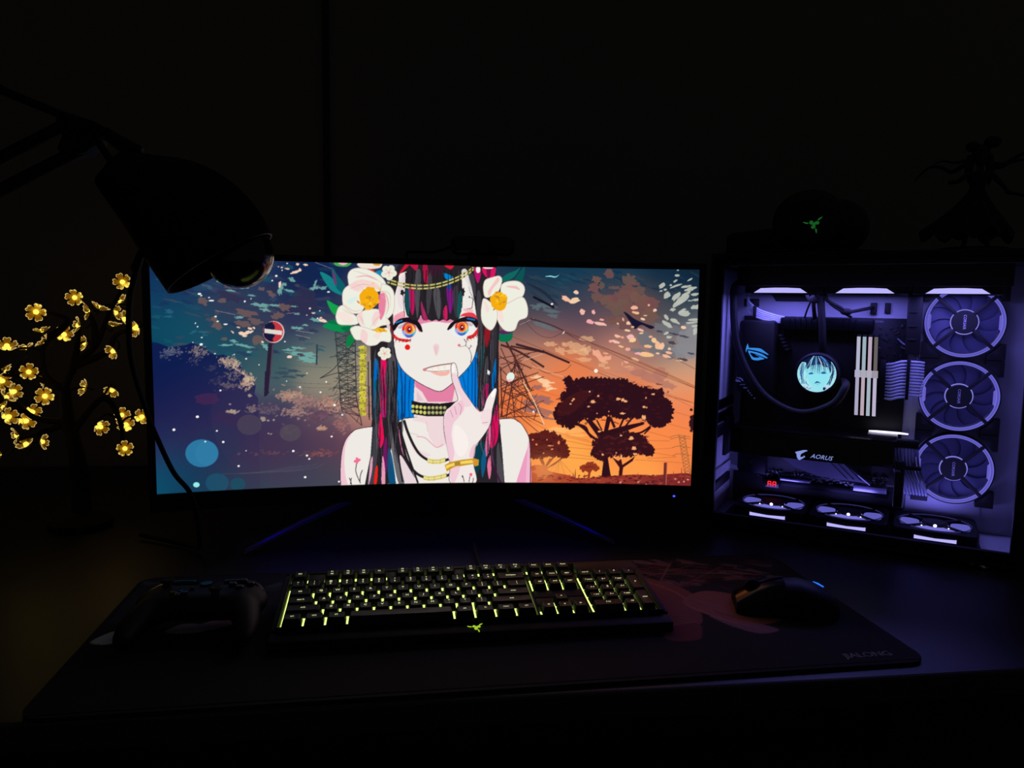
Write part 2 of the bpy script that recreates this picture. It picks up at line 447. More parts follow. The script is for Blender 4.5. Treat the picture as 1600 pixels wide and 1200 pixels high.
    for x, y, n, sx, sy, col in [(270, 850, 70, 90, 30, (92, 96, 116)), (200, 880, 30, 50, 40, (70, 78, 108)), (480, 850, 90, 70, 46, (126, 112, 116)), (440, 920, 30, 60, 40, (70, 66, 92)),
                                 (730, 930, 110, 70, 42, (150, 130, 122)), (790, 950, 60, 34, 30, (186, 164, 142)), (780, 1040, 70, 90, 60, (110, 98, 108)), (880, 1110, 130, 56, 52, (172, 142, 128)),
                                 (900, 1080, 60, 40, 44, (200, 172, 146)), (640, 1100, 40, 50, 50, (62, 58, 88)), (740, 1140, 60, 60, 30, (96, 84, 100)), (600, 990, 30, 60, 30, (60, 60, 92))]:
        for _ in range(n):
            px = R.gauss(x, sx * .5); py = R.gauss(y, sy * .5)
            k = R.uniform(-14, 14)
            c.blob(A, (px, py), (R.uniform(4, 14), R.uniform(3, 7)), tuple(max(0, min(255, v + k)) for v in col), R, .8, R.uniform(-1.2, .6), .4, 9)
    for _ in range(60):
        px = R.uniform(660, 950); b = 890 + (px - 660) * .62; a = R.uniform(-2.3, -.9); l = R.uniform(14, 42)
        c.stroke(A, [(px, b + 30), (px + math.cos(a) * l, b + 30 + math.sin(a) * l)], (196, 168, 144), 6, .9, taper=True)
    # ground left of the figure
    c.fill(E, [(580, 180), (700, 130), (880, 160), (980, 200), (1080, 190), (1600, 340), (1600, 900), (1100, 900), (700, 700), (560, 420)], (64, 52, 84), .22)
    c.blob(E, (520, 220), (110, 46), (66, 38, 80), R, .8, .1)
    c.blob(E, (700, 370), (150, 40), (60, 40, 78), R, .5, .1)
    for x, y, n, sx, sy, col in [(1180, 190, 150, 110, 46, (176, 138, 122)), (1300, 240, 150, 150, 44, (150, 114, 110)), (1480, 260, 150, 110, 60, (178, 132, 116)), (1200, 320, 90, 110, 40, (156, 122, 116)),
                                 (1000, 300, 60, 120, 40, (100, 80, 98)), (1400, 340, 110, 120, 60, (104, 74, 92)), (1560, 420, 60, 50, 60, (150, 104, 100)), (1420, 445, 30, 40, 14, (186, 142, 120)),
                                 (720, 316, 26, 50, 18, (176, 156, 136)), (870, 290, 30, 40, 34, (120, 104, 108)), (1180, 470, 40, 70, 50, (86, 72, 86)), (1000, 640, 40, 200, 20, (92, 66, 84)), (1400, 640, 60, 160, 30, (122, 74, 80))]:
        for _ in range(n):
            k = R.uniform(-16, 16)
            c.blob(E, (R.gauss(x, sx * .5), R.gauss(y, sy * .5)), (R.uniform(5, 20), R.uniform(3, 9)), tuple(max(0, min(255, v + k)) for v in col), R, .7, R.uniform(-.9, .5), .4, 9)
    # road sign
    c.fill(A, [(1066, 780), (1112, 780), (1068, 1200), (1030, 1200)], (40, 30, 52), smooth=False)
    c.fill(A, [(1096, 790), (1110, 790), (1072, 1180), (1066, 1180)], (92, 78, 92), .8, smooth=False)
    c.fill(E, [(972, 0), (1014, 0), (992, 190), (964, 200)], (40, 30, 56), smooth=False)
    c.oval(A, (1108, 688), (90, 91), (224, 196, 190)); c.oval(A, (1103, 687), (84, 86), (196, 54, 66))
    c.fill(A, [(1095, 604), (1120, 640), (1112, 680), (1118, 720), (1100, 745), (1108, 768), (1070, 766), (1030, 730), (1020, 680), (1036, 632), (1062, 610)], (24, 24, 56), smooth=False)
    c.fill(A, [(1031, 660), (1178, 678), (1178, 714), (1031, 696)], (222, 216, 206), smooth=False)
    # out-of-focus lights
    for x, y, rx, ry, col, al in [(600, 560, 190, 130, (22, 62, 84), .12), (850, 418, 96, 80, (72, 64, 84), .85), (600, 870, 90, 74, (26, 92, 118), .55), (760, 880, 60, 50, (10, 96, 112), .45),
                                  (1170, 480, 84, 66, (84, 76, 86), .7), (480, 640, 128, 108, (44, 122, 164), .95)]:
        c.oval(E, (x, y), (rx, ry), col, al, n=40)
    c.oval(E, (520, 640), (92, 96), (52, 130, 172), .35)
    for x, y, r in [(624, 151, 8), (445, 356, 12), (262, 457, 12), (597, 465, 8), (507, 549, 7), (647, 552, 10), (767, 739, 9), (825, 620, 5), (1193, 622, 10), (1300, 657, 9), (1318, 683, 8), (1492, 509, 8),
                    (1286, 825, 10), (1550, 860, 8), (1246, 124, 8), (1405, 164, 8), (1450, 83, 6), (1515, 264, 11), (1140, 78, 5), (1575, 340, 8), (1300, 16, 5)]:
        c.oval(E, (x, y), (r, r * .85), wh)
    for x, y, r in [(855, 190, 16), (955, 370, 24), (996, 384, 10), (1040, 380, 10), (1000, 485, 8), (700, 258, 10), (1020, 490, 8)]:
        c.blob(E, (x, y), (r, r * .7), (168, 150, 136), R, .9)
    c.oval(E, (438, 885), (25, 20), (150, 236, 232))
    for q in range(5):
        c.stroke(E, [(640 + q * 120, 800 - q * 4), (900 + q * 110, 790 - q * 8), (1200 + q * 60, 740 - q * 6)], (98, 110, 116), 8, .18)

    # right sky -------------------------------------------------------------------------
    for _ in range(60):
        x = R.uniform(826, 1090); y = R.uniform(422, 470)
        c.blob(O, (x, y), (R.uniform(4, 16), R.uniform(1, 3)), R.choice([(14, 40, 66), (30, 74, 94), (60, 70, 80), (20, 56, 80)]), R, R.uniform(.3, .7), R.uniform(.1, .5))
    for p in [[(110, 260), (240, 330), (360, 440)], [(150, 330), (300, 440)], [(90, 210), (330, 300)]]:
        c.stroke(D, p, (28, 36, 54), 26, .7, taper='both')
    rb = (116, 82, 76)
    for x, y, rx, ry, ro in [(760, 190, 40, 30, 0), (660, 235, 34, 26, 0), (920, 240, 50, 40, .3), (960, 268, 40, 16, 0), (640, 300, 44, 34, -.3), (700, 285, 22, 28, 0), (800, 300, 40, 14, 0), (900, 320, 60, 40, .2),
                             (1000, 320, 40, 40, 0), (660, 370, 40, 40, .2), (740, 400, 50, 36, .3), (820, 400, 80, 60, .2), (900, 380, 80, 60, 0), (860, 460, 110, 60, .1), (1000, 400, 70, 60, .3), (1080, 430, 70, 50, .2),
                             (980, 480, 110, 60, .1), (1080, 520, 70, 60, .2), (940, 560, 80, 50, .2), (820, 560, 70, 30, 0), (880, 600, 60, 30, .3), (770, 540, 40, 16, 0)]:
        c.blob(D, (x, y), (rx, ry), (112 + R.uniform(-6, 10), 80 + R.uniform(-4, 6), 76), R, .88, ro, .3, 20)
    gr = (112, 114, 120)
    for x, y, rx, ry, ro in [(1180, 620, 80, 40, .4), (1280, 640, 80, 40, .3), (1040, 700, 80, 50, .4), (1130, 760, 120, 50, .3), (1240, 800, 100, 50, .3), (1380, 720, 90, 110, .2), (1340, 800, 90, 60, .2), (980, 790, 70, 16, .1), (1400, 640, 60, 60, 0)]:
        c.blob(D, (x, y), (rx, ry), gr if x < 1330 else (136, 136, 142), R, .75, ro, .25, 18)
    c.fill(D, [(870, 488), (900, 500), (960, 545), (1040, 580), (1110, 605), (1080, 622), (1010, 590), (960, 622), (930, 580), (890, 520)], (24, 22, 48))
    for p in [(1250, 730, 30, 14), (1340, 680, 40, 8), (1260, 660, 40, 8), (1150, 640, 24, 8), (1400, 815, 26, 8), (1330, 860, 40, 10)]:
        c.blob(D, p[:2], p[2:], (60, 58, 72), R, .85, .2)
    for x, y, rx, ry, ro in [(260, 440, 80, 16, .1), (300, 480, 70, 16, .2), (220, 580, 44, 20, .3), (280, 610, 60, 18, .35), (320, 520, 40, 14, .2), (190, 450, 40, 20, .2)]:
        c.blob(D, (x, y), (rx, ry), (96, 116, 122), R, .7, ro)
    for x, y, rx, ry, ro in [(430, 390, 44, 16, .6), (490, 400, 40, 22, -.3), (500, 336, 22, 14, 0), (410, 388, 26, 12, .5), (550, 490, 20, 24, -.4), (636, 490, 14, 18, -.3), (610, 566, 32, 16, .3), (690, 582, 48, 13, .15),
                             (700, 550, 20, 9, .1), (955, 457, 26, 15, .1), (966, 496, 26, 12, .2), (1116, 476, 16, 12, -.2), (1018, 545, 18, 9, .3), (868, 548, 7, 14, -.3), (908, 577, 16, 13, 0), (1040, 517, 16, 5, 0), (826, 580, 10, 7, .6),
                             (940, 606, 14, 7, 0), (900, 633, 22, 9, .3), (1005, 630, 26, 10, .4), (1010, 655, 16, 6, 0), (822, 678, 24, 12, .2), (862, 688, 14, 8, .3), (930, 690, 36, 22, .3), (940, 710, 30, 14, -.2), (1080, 683, 16, 9, .2),
                             (1110, 712, 18, 22, -.4), (1140, 750, 24, 34, -.3), (1170, 760, 20, 30, .3), (1060, 758, 34, 12, .2), (768, 718, 15, 11, 0), (810, 722, 34, 12, .4), (850, 758, 20, 8, .3), (905, 780, 20, 12, 0), (1040, 822, 60, 18, .1),
                             (985, 812, 24, 9, 0), (1225, 808, 26, 10, .2), (1205, 834, 38, 12, .3), (1340, 610, 20, 13, .1), (1228, 776, 13, 11, 0), (1305, 868, 26, 7, .2), (1135, 812, 16, 8, .1), (1068, 436, 9, 9, 0), (960, 860, 34, 12, .3)]:
        c.blob(D, (x, y), (rx, ry), (248, 188 + R.uniform(-20, 24), 158 + R.uniform(-16, 26)), R, .96, ro, .22, 12)
    for x, y, rx, ry, ro in [(1290, 205, 20, 9, 0), (1295, 165, 9, 4, 0), (1276, 248, 17, 8, -.6), (1390, 238, 22, 7, -.5), (1172, 285, 30, 16, -.6), (1196, 316, 12, 8, 0), (1285, 285, 50, 8, -.35), (1356, 292, 40, 10, -.2), (1395, 310, 44, 15, -.3),
                             (1370, 318, 30, 8, -.2), (1164, 326, 12, 6, -.3), (1240, 280, 10, 8, 0), (1212, 360, 22, 30, .7), (1280, 370, 20, 42, .8), (1330, 388, 60, 26, -.7), (1290, 425, 50, 17, -.5), (1360, 350, 40, 12, -.5), (1255, 472, 20, 13, 0),
                             (1330, 480, 34, 12, -.5), (1345, 500, 44, 22, 0), (1430, 352, 36, 10, -.15), (1435, 395, 26, 9, -.1), (1390, 402, 20, 5, 0), (1430, 452, 40, 17, -.2), (1205, 530, 14, 26, -.6), (1270, 560, 40, 14, .5), (1210, 585, 42, 16, .6),
                             (1420, 550, 50, 10, -.1), (1410, 572, 50, 8, -.1), (1430, 600, 30, 10, 0), (1226, 686, 20, 12, 0), (1204, 655, 22, 9, -.5), (1430, 640, 18, 30, .2)]:
        c.blob(D, (x, y), (rx, ry), (186, 190, 178), R, .95, ro, .22, 14)
    for x, y, rx, ry, ro in [(300, 740, 50, 18, .1), (440, 740, 50, 20, -.2), (380, 790, 40, 26, .3), (520, 770, 60, 34, 0), (560, 800, 40, 30, 0), (590, 780, 30, 30, .3), (470, 800, 60, 16, .1), (580, 700, 60, 20, 0), (560, 860, 60, 16, .05),
                             (400, 735, 14, 12, 0), (700, 905, 30, 14, .2), (740, 925, 24, 10, 0), (720, 880, 30, 14, .2), (910, 920, 34, 12, 0)]:
        c.blob(D, (x, y), (rx, ry), (238, 186, 138), R, .6, ro, .3)
    for x, y, rx, ry, ro in [(660, 810, 30, 26, .5), (680, 840, 44, 18, .6), (740, 850, 34, 18, -.3), (640, 795, 16, 8, .6), (730, 812, 18, 7, .2), (890, 880, 18, 8, .3), (860, 895, 4, 18, .1), (930, 936, 26, 6, 0), (700, 870, 30, 8, .3)]:
        c.blob(D, (x, y), (rx, ry), (246, 172, 140), R, .9, ro, .3, 12)
    c.blob(D, (920, 950, ), (110, 26), (196, 132, 112), R, .6, .1)
    for x, y, rx, ry, ro in [(1080, 1000, 100, 40, .2), (1160, 980, 60, 50, 0), (1220, 1060, 70, 26, .3), (990, 960, 60, 30, .1), (230, 1170, 70, 30, .2), (200, 1075, 36, 16, .1)]:
        c.blob(D, (x, y), (rx, ry), (180, 118, 104), R, .75, ro, .25)
    for x, y, rx, ry, ro in [(200, 225, 40, 18, .1), (240, 320, 90, 28, .25), (140, 350, 70, 20, .2), (220, 410, 120, 26, .15), (140, 400, 70, 22, .1), (300, 470, 60, 8, .1), (260, 460, 24, 14, 0)]:
        c.blob(G, (x, y), (rx, ry), (158, 104, 100), R, .8, ro, .3)
    for x, y, rx, ry, ro in [(200, 150, 34, 16, .2), (250, 180, 44, 26, .5), (270, 210, 34, 18, .3), (300, 190, 44, 6, 0), (290, 240, 34, 12, -.3), (160, 150, 20, 5, 0), (320, 236, 36, 5, 0)]:
        c.blob(G, (x, y), (rx, ry), (252, 208, 164), R, .9, ro, .35, 14)
    for x, y, rx, ry, ro in [(430, 560, 150, 20, .02), (330, 570, 90, 34, -.1), (520, 600, 80, 10, 0), (260, 620, 70, 60, 0)]:
        c.blob(G, (x, y), (rx, ry), (255, 196, 120), R, .45, ro, .2)
    # power lines
    dk = (112, 60, 48)
    for p in [[(0, 680), (440, 860), (900, 1050), (1420, 1200)], [(0, 500), (360, 610), (900, 870), (1430, 1085)], [(140, 520), (500, 680), (1000, 880), (1430, 1070)], [(1170, 800), (1430, 935)], [(450, 660), (980, 880), (1425, 1080)]]:
        c.stroke(D, p, dk, 4, .8)
    for p in [[(60, 30), (500, 190), (900, 160)], [(470, 20), (900, 170), (1420, 350)], [(0, 180), (340, 290), (700, 400)], [(1130, 240), (1420, 390)], [(1240, 410), (1415, 460)], [(0, 270), (320, 360)], [(20, 400), (240, 540), (600, 640)],
              [(420, 610), (640, 660)], [(420, 640), (650, 690)], [(400, 690), (640, 710)], [(430, 740), (640, 770)], [(420, 770), (660, 790)], [(1020, 560), (1240, 620)], [(1180, 500), (1400, 560)], [(1060, 640), (1230, 645)], [(1090, 710), (1240, 700)],
              [(1100, 735), (1280, 765)], [(1050, 780), (1280, 770)], [(960, 790), (1330, 815)], [(900, 0), (1200, 120), (1415, 215)]]:
        c.stroke(G, p, (186, 92, 50), 4, .7)
    # silhouettes at sunset
    def tree(Z, crown, col, n, rnd, col2):
        c.fill(Z, crown, col, smooth=True, n=3)
        P = spline(crown, 4, closed=True)
        for x, y in P:
            for _ in range(2):
                c.blob(Z, (x + rnd.uniform(-8, 8), y + rnd.uniform(-8, 8)), (rnd.uniform(7, 17), rnd.uniform(6, 13)), col, rnd, 1, rnd.uniform(0, 3), .5, 8)
        xs = [p[0] for p in crown]; ys = [p[1] for p in crown]
        for _ in range(n):
            x = rnd.uniform(min(xs) + 30, max(xs) - 30); y = rnd.uniform(min(ys) + 25, max(ys) - 20)
            c.blob(Z, (x, y), (rnd.uniform(8, 26), rnd.uniform(4, 10)), col2, rnd, .5, rnd.uniform(-.5, .5), .4, 9)
    dk = (46, 16, 26)
    sun = (255, 180, 120)
    c.fill(G, [(695, 930), (712, 800), (700, 760), (690, 660), (660, 600), (590, 500), (560, 470), (620, 480), (690, 560), (715, 570), (740, 450), (775, 455), (750, 560), (800, 545), (900, 520), (1030, 495), (1030, 515), (880, 570), (800, 600), (760, 640),
                (745, 760), (760, 860), (772, 925)], dk, smooth=False)
    for p, w in [([(420, 500), (560, 530), (600, 590), (680, 650)], 22), ([(520, 520), (570, 560), (620, 620)], 14), ([(770, 470), (800, 540)], 22), ([(870, 470), (830, 560)], 16), ([(940, 460), (860, 560)], 14), ([(1080, 530), (1000, 580), (900, 590)], 16), ([(1030, 590), (1080, 540)], 12), ([(660, 480), (700, 560)], 12)]:
        c.stroke(G, p, dk, w)
    tree(G, [(410, 160), (450, 155), (480, 190), (520, 170), (620, 155), (760, 160), (880, 175), (960, 210), (1060, 240), (1120, 255), (1165, 250), (1180, 310), (1230, 340), (1250, 420), (1220, 480), (1170, 530), (1100, 525), (1040, 480), (940, 460),
             (840, 470), (760, 440), (640, 470), (560, 460), (520, 490), (460, 540), (400, 515), (350, 480), (335, 430), (350, 380), (400, 350), (390, 290), (440, 240), (420, 190)], dk, 90, R, (74, 22, 28))
    c.fill(G, [(400, 330), (520, 260), (640, 250), (560, 340), (480, 420), (380, 450), (350, 420)], (92, 30, 26), .35)
    for x, y, rx, ry in [(672, 293, 8, 8), (630, 340, 20, 12), (596, 376, 14, 6), (830, 318, 22, 10), (862, 324, 14, 14), (884, 335, 14, 10), (1030, 380, 12, 8), (1050, 383, 6, 6), (860, 430, 20, 8), (480, 318, 10, 8), (456, 355, 8, 5), (755, 414, 5, 5), (1025, 462, 16, 18), (1100, 280, 12, 8), (470, 330, 8, 6), (662, 430, 5, 5), (1045, 308, 6, 8)]:
        c.blob(G, (x, y), (rx, ry), sun, R, .95)
    # lower right clump and its trunks
    tree(G, [(640, 650), (700, 620), (800, 600), (900, 580), (980, 600), (1040, 630), (1060, 670), (1100, 700), (1090, 745), (1030, 745), (960, 740), (880, 760), (800, 750), (720, 780), (660, 770), (625, 740), (640, 700)], (54, 18, 26), 40, R, (96, 34, 34))
    c.fill(G, [(830, 920), (836, 850), (780, 770), (830, 800), (850, 780), (860, 830), (920, 790), (960, 760), (940, 800), (866, 850), (858, 915)], (60, 20, 26), smooth=False)
    for x, y, rx, ry in [(850, 600, 9, 7), (930, 622, 20, 12), (950, 700, 18, 14), (706, 750, 9, 9), (812, 735, 6, 6), (960, 745, 16, 8), (680, 570, 14, 7), (850, 770, 8, 22), (800, 770, 14, 5)]:
        c.blob(G, (x, y), (rx, ry), sun, R, .95)
    # mid-left round tree
    for p in [[(250, 880), (240, 800), (170, 750)], [(250, 860), (300, 780)], [(250, 870), (360, 800), (400, 760)], [(245, 840), (200, 740)], [(260, 850), (330, 760)]]:
        c.stroke(G, p, (150, 66, 40), 14)
    tree(G, [(135, 610), (190, 585), (260, 575), (330, 590), (390, 630), (420, 690), (435, 740), (420, 765), (350, 760), (280, 760), (200, 770), (140, 760), (130, 680)], (92, 30, 26), 40, R, (66, 20, 24))
    for x, y, rx, ry in [(190, 672, 8, 8), (162, 634, 7, 7), (300, 680, 20, 5), (310, 708, 10, 6), (364, 656, 9, 14), (246, 738, 6, 6), (272, 634, 6, 6)]:
        c.blob(G, (x, y), (rx, ry), (255, 150, 110), R, .9)
    for k, x in enumerate([300, 340, 360, 400, 445]):
        c.stroke(G, [(370, 790), (x + (x - 370) * .6, 920)], (176, 112, 60), 4, .7)
    c.fill(G, [(585, 940), (594, 890), (560, 870), (540, 850), (600, 868), (640, 850), (612, 890), (604, 940)], (150, 56, 32), smooth=False)
    tree(G, [(540, 850), (575, 830), (610, 820), (650, 840), (665, 860), (620, 864), (570, 868)], (146, 54, 34), 6, R, (120, 40, 30))
    # ground
    c.fill(G, [(130, 860), (220, 830), (300, 880), (440, 910), (500, 930), (560, 930), (700, 925), (800, 915), (960, 905), (1100, 912), (1250, 900), (1400, 905), (1400, 1010), (130, 1000)], (176, 66, 40), .95, grad=((300, 900), (1300, 900), (118, 34, 38)))
    for _ in range(170):
        x = R.uniform(200, 1395); y = R.uniform(910, 985)
        c.blob(G, (x, y), (R.uniform(6, 22), R.uniform(3, 7)), R.choice([(84, 26, 36), (140, 50, 44), (104, 34, 40), (176, 76, 60), (60, 18, 32)]), R, .75, R.uniform(-.3, .3), .4, 9)
    for x, y, rx in [(845, 965, 10), (985, 962, 9), (1045, 985, 10), (1270, 940, 9), (1340, 960, 9), (1300, 965, 8), (1370, 945, 9)]:
        c.blob(G, (x, y), (rx, rx * .8), (230, 150, 130), R, .9)
    for x, y in [(480, 890), (520, 905), (1260, 880), (1320, 850), (1350, 870), (980, 890), (1390, 880), (490, 860), (560, 900)]:
        c.stroke(G, [(x, 950), (x + R.uniform(-6, 6), y)], (140, 52, 40), 14, 1, taper=True)
    c.fill(G, [(1176, 985), (1184, 812), (1208, 812), (1200, 985)], (104, 40, 44), smooth=False); c.fill(G, [(1196, 985), (1203, 812), (1210, 812), (1204, 985)], (176, 84, 60), smooth=False)
    c.blob(G, (240, 880), (80, 60), (255, 150, 80), R, .35)
    # far pylon
    for k in range(2):
        c.stroke(G, [(1300 + k * 46, 600), (1345 + k * 50, 895)], (150, 96, 56), 5, .9)
    for j in range(11):
        y = 605 + j * 26; x = 1300 + j * 4.4
        c.stroke(G, [(x, y), (x + 50, y + 26)], (156, 100, 60), 5, .9); c.stroke(G, [(x + 48, y), (x + 4, y + 26)], (156, 100, 60), 5, .9)
    for y in (605, 622, 690, 750):
        c.stroke(G, [(1230 + (y - 600) * .15, y + 10), (1290, y - 6), (1340, y), (1392, y + 8)], (150, 96, 56), 5, .9)
    c.blob(G, (1412, 500), (24, 64), (50, 20, 28), R, 1, 0, .3, 20)
    for _ in range(22): c.blob(G, (R.gauss(1404, 10), R.gauss(500, 34)), (11, 10), (50, 20, 28), R)
    # soft glow at the horizon
    c.soft(G, (250, 860), 130, (255, 190, 110), .35)

    # pylons behind the figure -----------------------------------------------------------
    def lattice(Z, l0, r0, l1, r1, n, col, w, rnd):
        L = [(l0[0] + (l1[0] - l0[0]) * k / n, l0[1] + (l1[1] - l0[1]) * k / n) for k in range(n + 1)]
        Q = [(r0[0] + (r1[0] - r0[0]) * k / n, r0[1] + (r1[1] - r0[1]) * k / n) for k in range(n + 1)]
        c.stroke(Z, L, col, w * 1.5, smooth=False); c.stroke(Z, Q, col, w * 1.5, smooth=False)
        for k in range(n):
            c.stroke(Z, [L[k], Q[k + 1]], col, w); c.stroke(Z, [Q[k], L[k + 1]], col, w); c.stroke(Z, [L[k], Q[k]], col, w)
            c.stroke(Z, [((L[k][0] + Q[k][0]) / 2, L[k][1]), ((L[k + 1][0] + Q[k + 1][0]) / 2, L[k + 1][1])], col, w * .7)
    pl = (52, 58, 60)
    lattice(B, (110, 590), (250, 590), (150, 1080), (260, 1080), 10, pl, 5, R)
    lattice(F, (140, 280), (260, 280), (160, 380), (300, 480), 3, (74, 58, 62), 5, R)
    c.stroke(B, [(0, 920), (110, 840), (250, 650)], pl, 6); c.stroke(B, [(0, 920), (130, 880), (350, 850)], pl, 5); c.stroke(B, [(70, 770), (300, 720)], pl, 5); c.stroke(B, [(100, 640), (330, 800)], pl, 5)
    c.stroke(B, [(345, 800), (350, 1198)], (60, 54, 58), 8); c.stroke(F, [(350, 200), (354, 440)], (70, 50, 56), 8)
    for y in (960, 1010, 1090): c.stroke(B, [(60, y + 40), (250, y), (360, y + 20)], pl, 4, .8)
    for y in (300, 330, 390): c.stroke(F, [(180, y), (380, y + 10)], (86, 60, 62), 4, .7)
    for _ in range(46):
        y = R.uniform(600, 1180); w = 60 + (y - 600) * .16; xm = 180 + (y - 600) * .06
        c.stroke(B, [(xm + R.uniform(-w, w), y), (xm + R.uniform(-w, w), y + R.uniform(-110, 110))], R.choice([pl, (66, 70, 70), (44, 50, 54)]), R.uniform(3, 5), .85)
    # gold tassel
    for k in range(26):
        y = 700 + k * 19
        c.blob(B, (306 + R.uniform(-4, 4), y), (26, 13), R.choice([(202, 190, 60), (214, 204, 74), (168, 160, 60)]), R, 1, 0, .2, 10)
        c.oval(B, (296 + R.uniform(-10, 30), y), (4, 5), (120, 90, 50))
    pr = (70, 40, 40)
    for p, w in [([(1290, 680), (1420, 730), (1600, 840)], 16), ([(1360, 690), (1600, 735)], 13), ([(1330, 660), (1400, 790), (1480, 960), (1500, 1000)], 14), ([(1400, 800), (1460, 980), (1510, 1090), (1600, 1198)], 8), ([(1290, 1198), (1330, 980), (1400, 800)], 8),
                 ([(1400, 800), (1350, 920), (1300, 960)], 6), ([(1280, 760), (1450, 860)], 6), ([(1280, 860), (1500, 740)], 6), ([(1290, 700), (1380, 900)], 6), ([(1290, 1000), (1470, 900)], 6), ([(1290, 920), (1480, 1060)], 6), ([(1300, 1090), (1530, 1000)], 6), ([(1300, 1000), (1540, 1160)], 6), ([(1300, 1198), (1550, 1080)], 6),
                 ([(1270, 780), (1600, 720)], 5), ([(1360, 900), (1390, 1198)], 7), ([(1290, 820), (1460, 790)], 5), ([(1400, 800), (1510, 850)], 8)]:
        c.stroke(B, p, pr, w, smooth=len(p) > 2)
    for p, w in [([(1280, 60), (1560, 370)], 6), ([(1280, 200), (1560, 100)], 6), ([(1290, 300), (1600, 560)], 5), ([(1400, 20), (1330, 420)], 9), ([(1290, 60), (1300, 420)], 9), ([(1280, 420), (1600, 300)], 5), ([(1340, 420), (1600, 410)], 5), ([(1290, 240), (1600, 130)], 5)]:
        c.stroke(F, p, (86, 40, 36), w)
    for _ in range(60):
        y = R.uniform(780, 1190); w = 20 + (y - 780) * .42; xm = 1400 + (y - 780) * .02
        c.stroke(B, [(max(1276, xm + R.uniform(-w, w)), y), (max(1276, xm + R.uniform(-w, w)), y + R.uniform(-90, 120))], R.choice([pr, (96, 48, 42), (58, 34, 38)]), R.uniform(3, 6), .85)
    c.stroke(F, [(1450, 170), (1520, 290), (1600, 470)], (240, 206, 170), 7)
    c.stroke(D, [(30, 740), (250, 800), (450, 885)], (58, 32, 38), 18, smooth=False); c.stroke(D, [(150, 880), (260, 960), (400, 950), (465, 895)], (110, 62, 52), 4)
    c.stroke(D, [(80, 870), (240, 815)], (226, 170, 140), 5); c.stroke(D, [(160, 910), (300, 960), (420, 1000)], (230, 180, 150), 4)
    c.stroke(D, [(165, 370), (330, 455)], (18, 16, 30), 18); c.stroke(D, [(60, 590), (170, 538)], (212, 202, 196), 7, taper='both')
    c.stroke(D, [(140, 540), (330, 600), (470, 680), (540, 720)], (66, 48, 56), 14, taper=True); c.stroke(D, [(100, 560), (200, 660), (300, 690), (390, 650)], (90, 60, 62), 4); c.stroke(D, [(395, 660), (410, 640)], (240, 230, 220), 7)
    c.fill(D, [(258, 212), (300, 206), (340, 212), (372, 196), (340, 220), (300, 214)], (150, 230, 236)); c.oval(D, (655, 948), (15, 15), (252, 246, 232)); c.oval(D, (312, 427), (9, 8), wh)
    for x, y in [(168, 415), (655, 98), (605, 260)]: c.oval(G, (x, y), (6, 6), (255, 240, 210))

    # the figure ------------------------------------------------------------------------
    ink = (38, 34, 40); skin = (239, 234, 227); sh = (240, 186, 204); rose = (228, 120, 160); blue = (0, 122, 212); pink = (226, 16, 92); grey = (72, 70, 76)
    # leaves behind flowers
    for p, col in [([(0, 165), (60, 185), (110, 230), (160, 300), (170, 330), (110, 310), (60, 270)], (20, 128, 132)), ([(85, 130), (130, 190), (180, 260), (190, 320), (130, 290), (95, 220)], (12, 92, 104)), ([(90, 150), (110, 190), (118, 260), (100, 230)], (110, 52, 108)),
                   ([(50, 365), (100, 390), (150, 420), (120, 470), (80, 440)], (20, 160, 74)), ([(20, 545), (80, 520), (160, 530), (230, 545), (250, 560), (180, 590), (110, 585), (60, 570)], (10, 140, 78)), ([(150, 560), (230, 548), (200, 590)], (8, 110, 66)),
                   ([(200, 620), (250, 610), (240, 660), (190, 700)], (10, 128, 66)), ([(150, 540), (120, 500), (50, 520)], (12, 112, 72))]:
        c.fill(B, p, col)
    for p, col in [([(1280, 230), (1330, 180), (1400, 150), (1430, 130), (1400, 180), (1360, 215), (1300, 235)], (14, 104, 96)), ([(1390, 220), (1420, 170), (1460, 125), (1460, 170), (1440, 230)], (10, 84, 82)), ([(1280, 590), (1370, 580), (1370, 640), (1330, 660), (1280, 650)], (10, 116, 78)),
                   ([(1280, 580), (1380, 575), (1360, 600), (1290, 605)], (84, 42, 90))]:
        c.fill(B, p, col)
    # back hair
    c.fill(B, [(470, 300), (560, 110), (700, 90), (1100, 90), (1250, 130), (1290, 360), (1275, 700), (1270, 1198), (370, 1198), (360, 660), (420, 420)], ink, smooth=False)
    c.fill(F, [(370, 0), (1272, 0), (1280, 460), (1300, 640), (1318, 900), (300, 900), (350, 640), (372, 440)], ink, smooth=False)
    # shoulders, chest
    sk = [(150, 920), (146, 800), (158, 660), (190, 570), (250, 510), (340, 490), (440, 480), (600, 430), (760, 415), (900, 415), (1100, 440), (1280, 432), (1380, 430), (1440, 470), (1490, 560), (1502, 700), (1500, 920)]
    c.fill(F, sk, skin, smooth=False)
    c.fill(F, [(150, 920), (146, 800), (158, 660), (190, 570), (230, 530), (190, 600), (176, 700), (180, 820), (200, 920)], sh, .8)
    c.fill(F, [(1502, 920), (1502, 700), (1488, 600), (1480, 640), (1440, 760), (1400, 920)], (238, 150, 190), .9)
    c.fill(F, [(1490, 580), (1502, 700), (1500, 920), (1470, 920), (1478, 700)], (240, 190, 210), .8)
    c.stroke(F, sk[:8], (60, 40, 50), 5, smooth=True); c.stroke(F, sk[10:], (60, 40, 50), 5)
    c.fill(F, [(660, 440), (740, 420), (900, 430), (900, 600), (840, 632), (780, 560), (760, 470)], (240, 208, 214), .7)
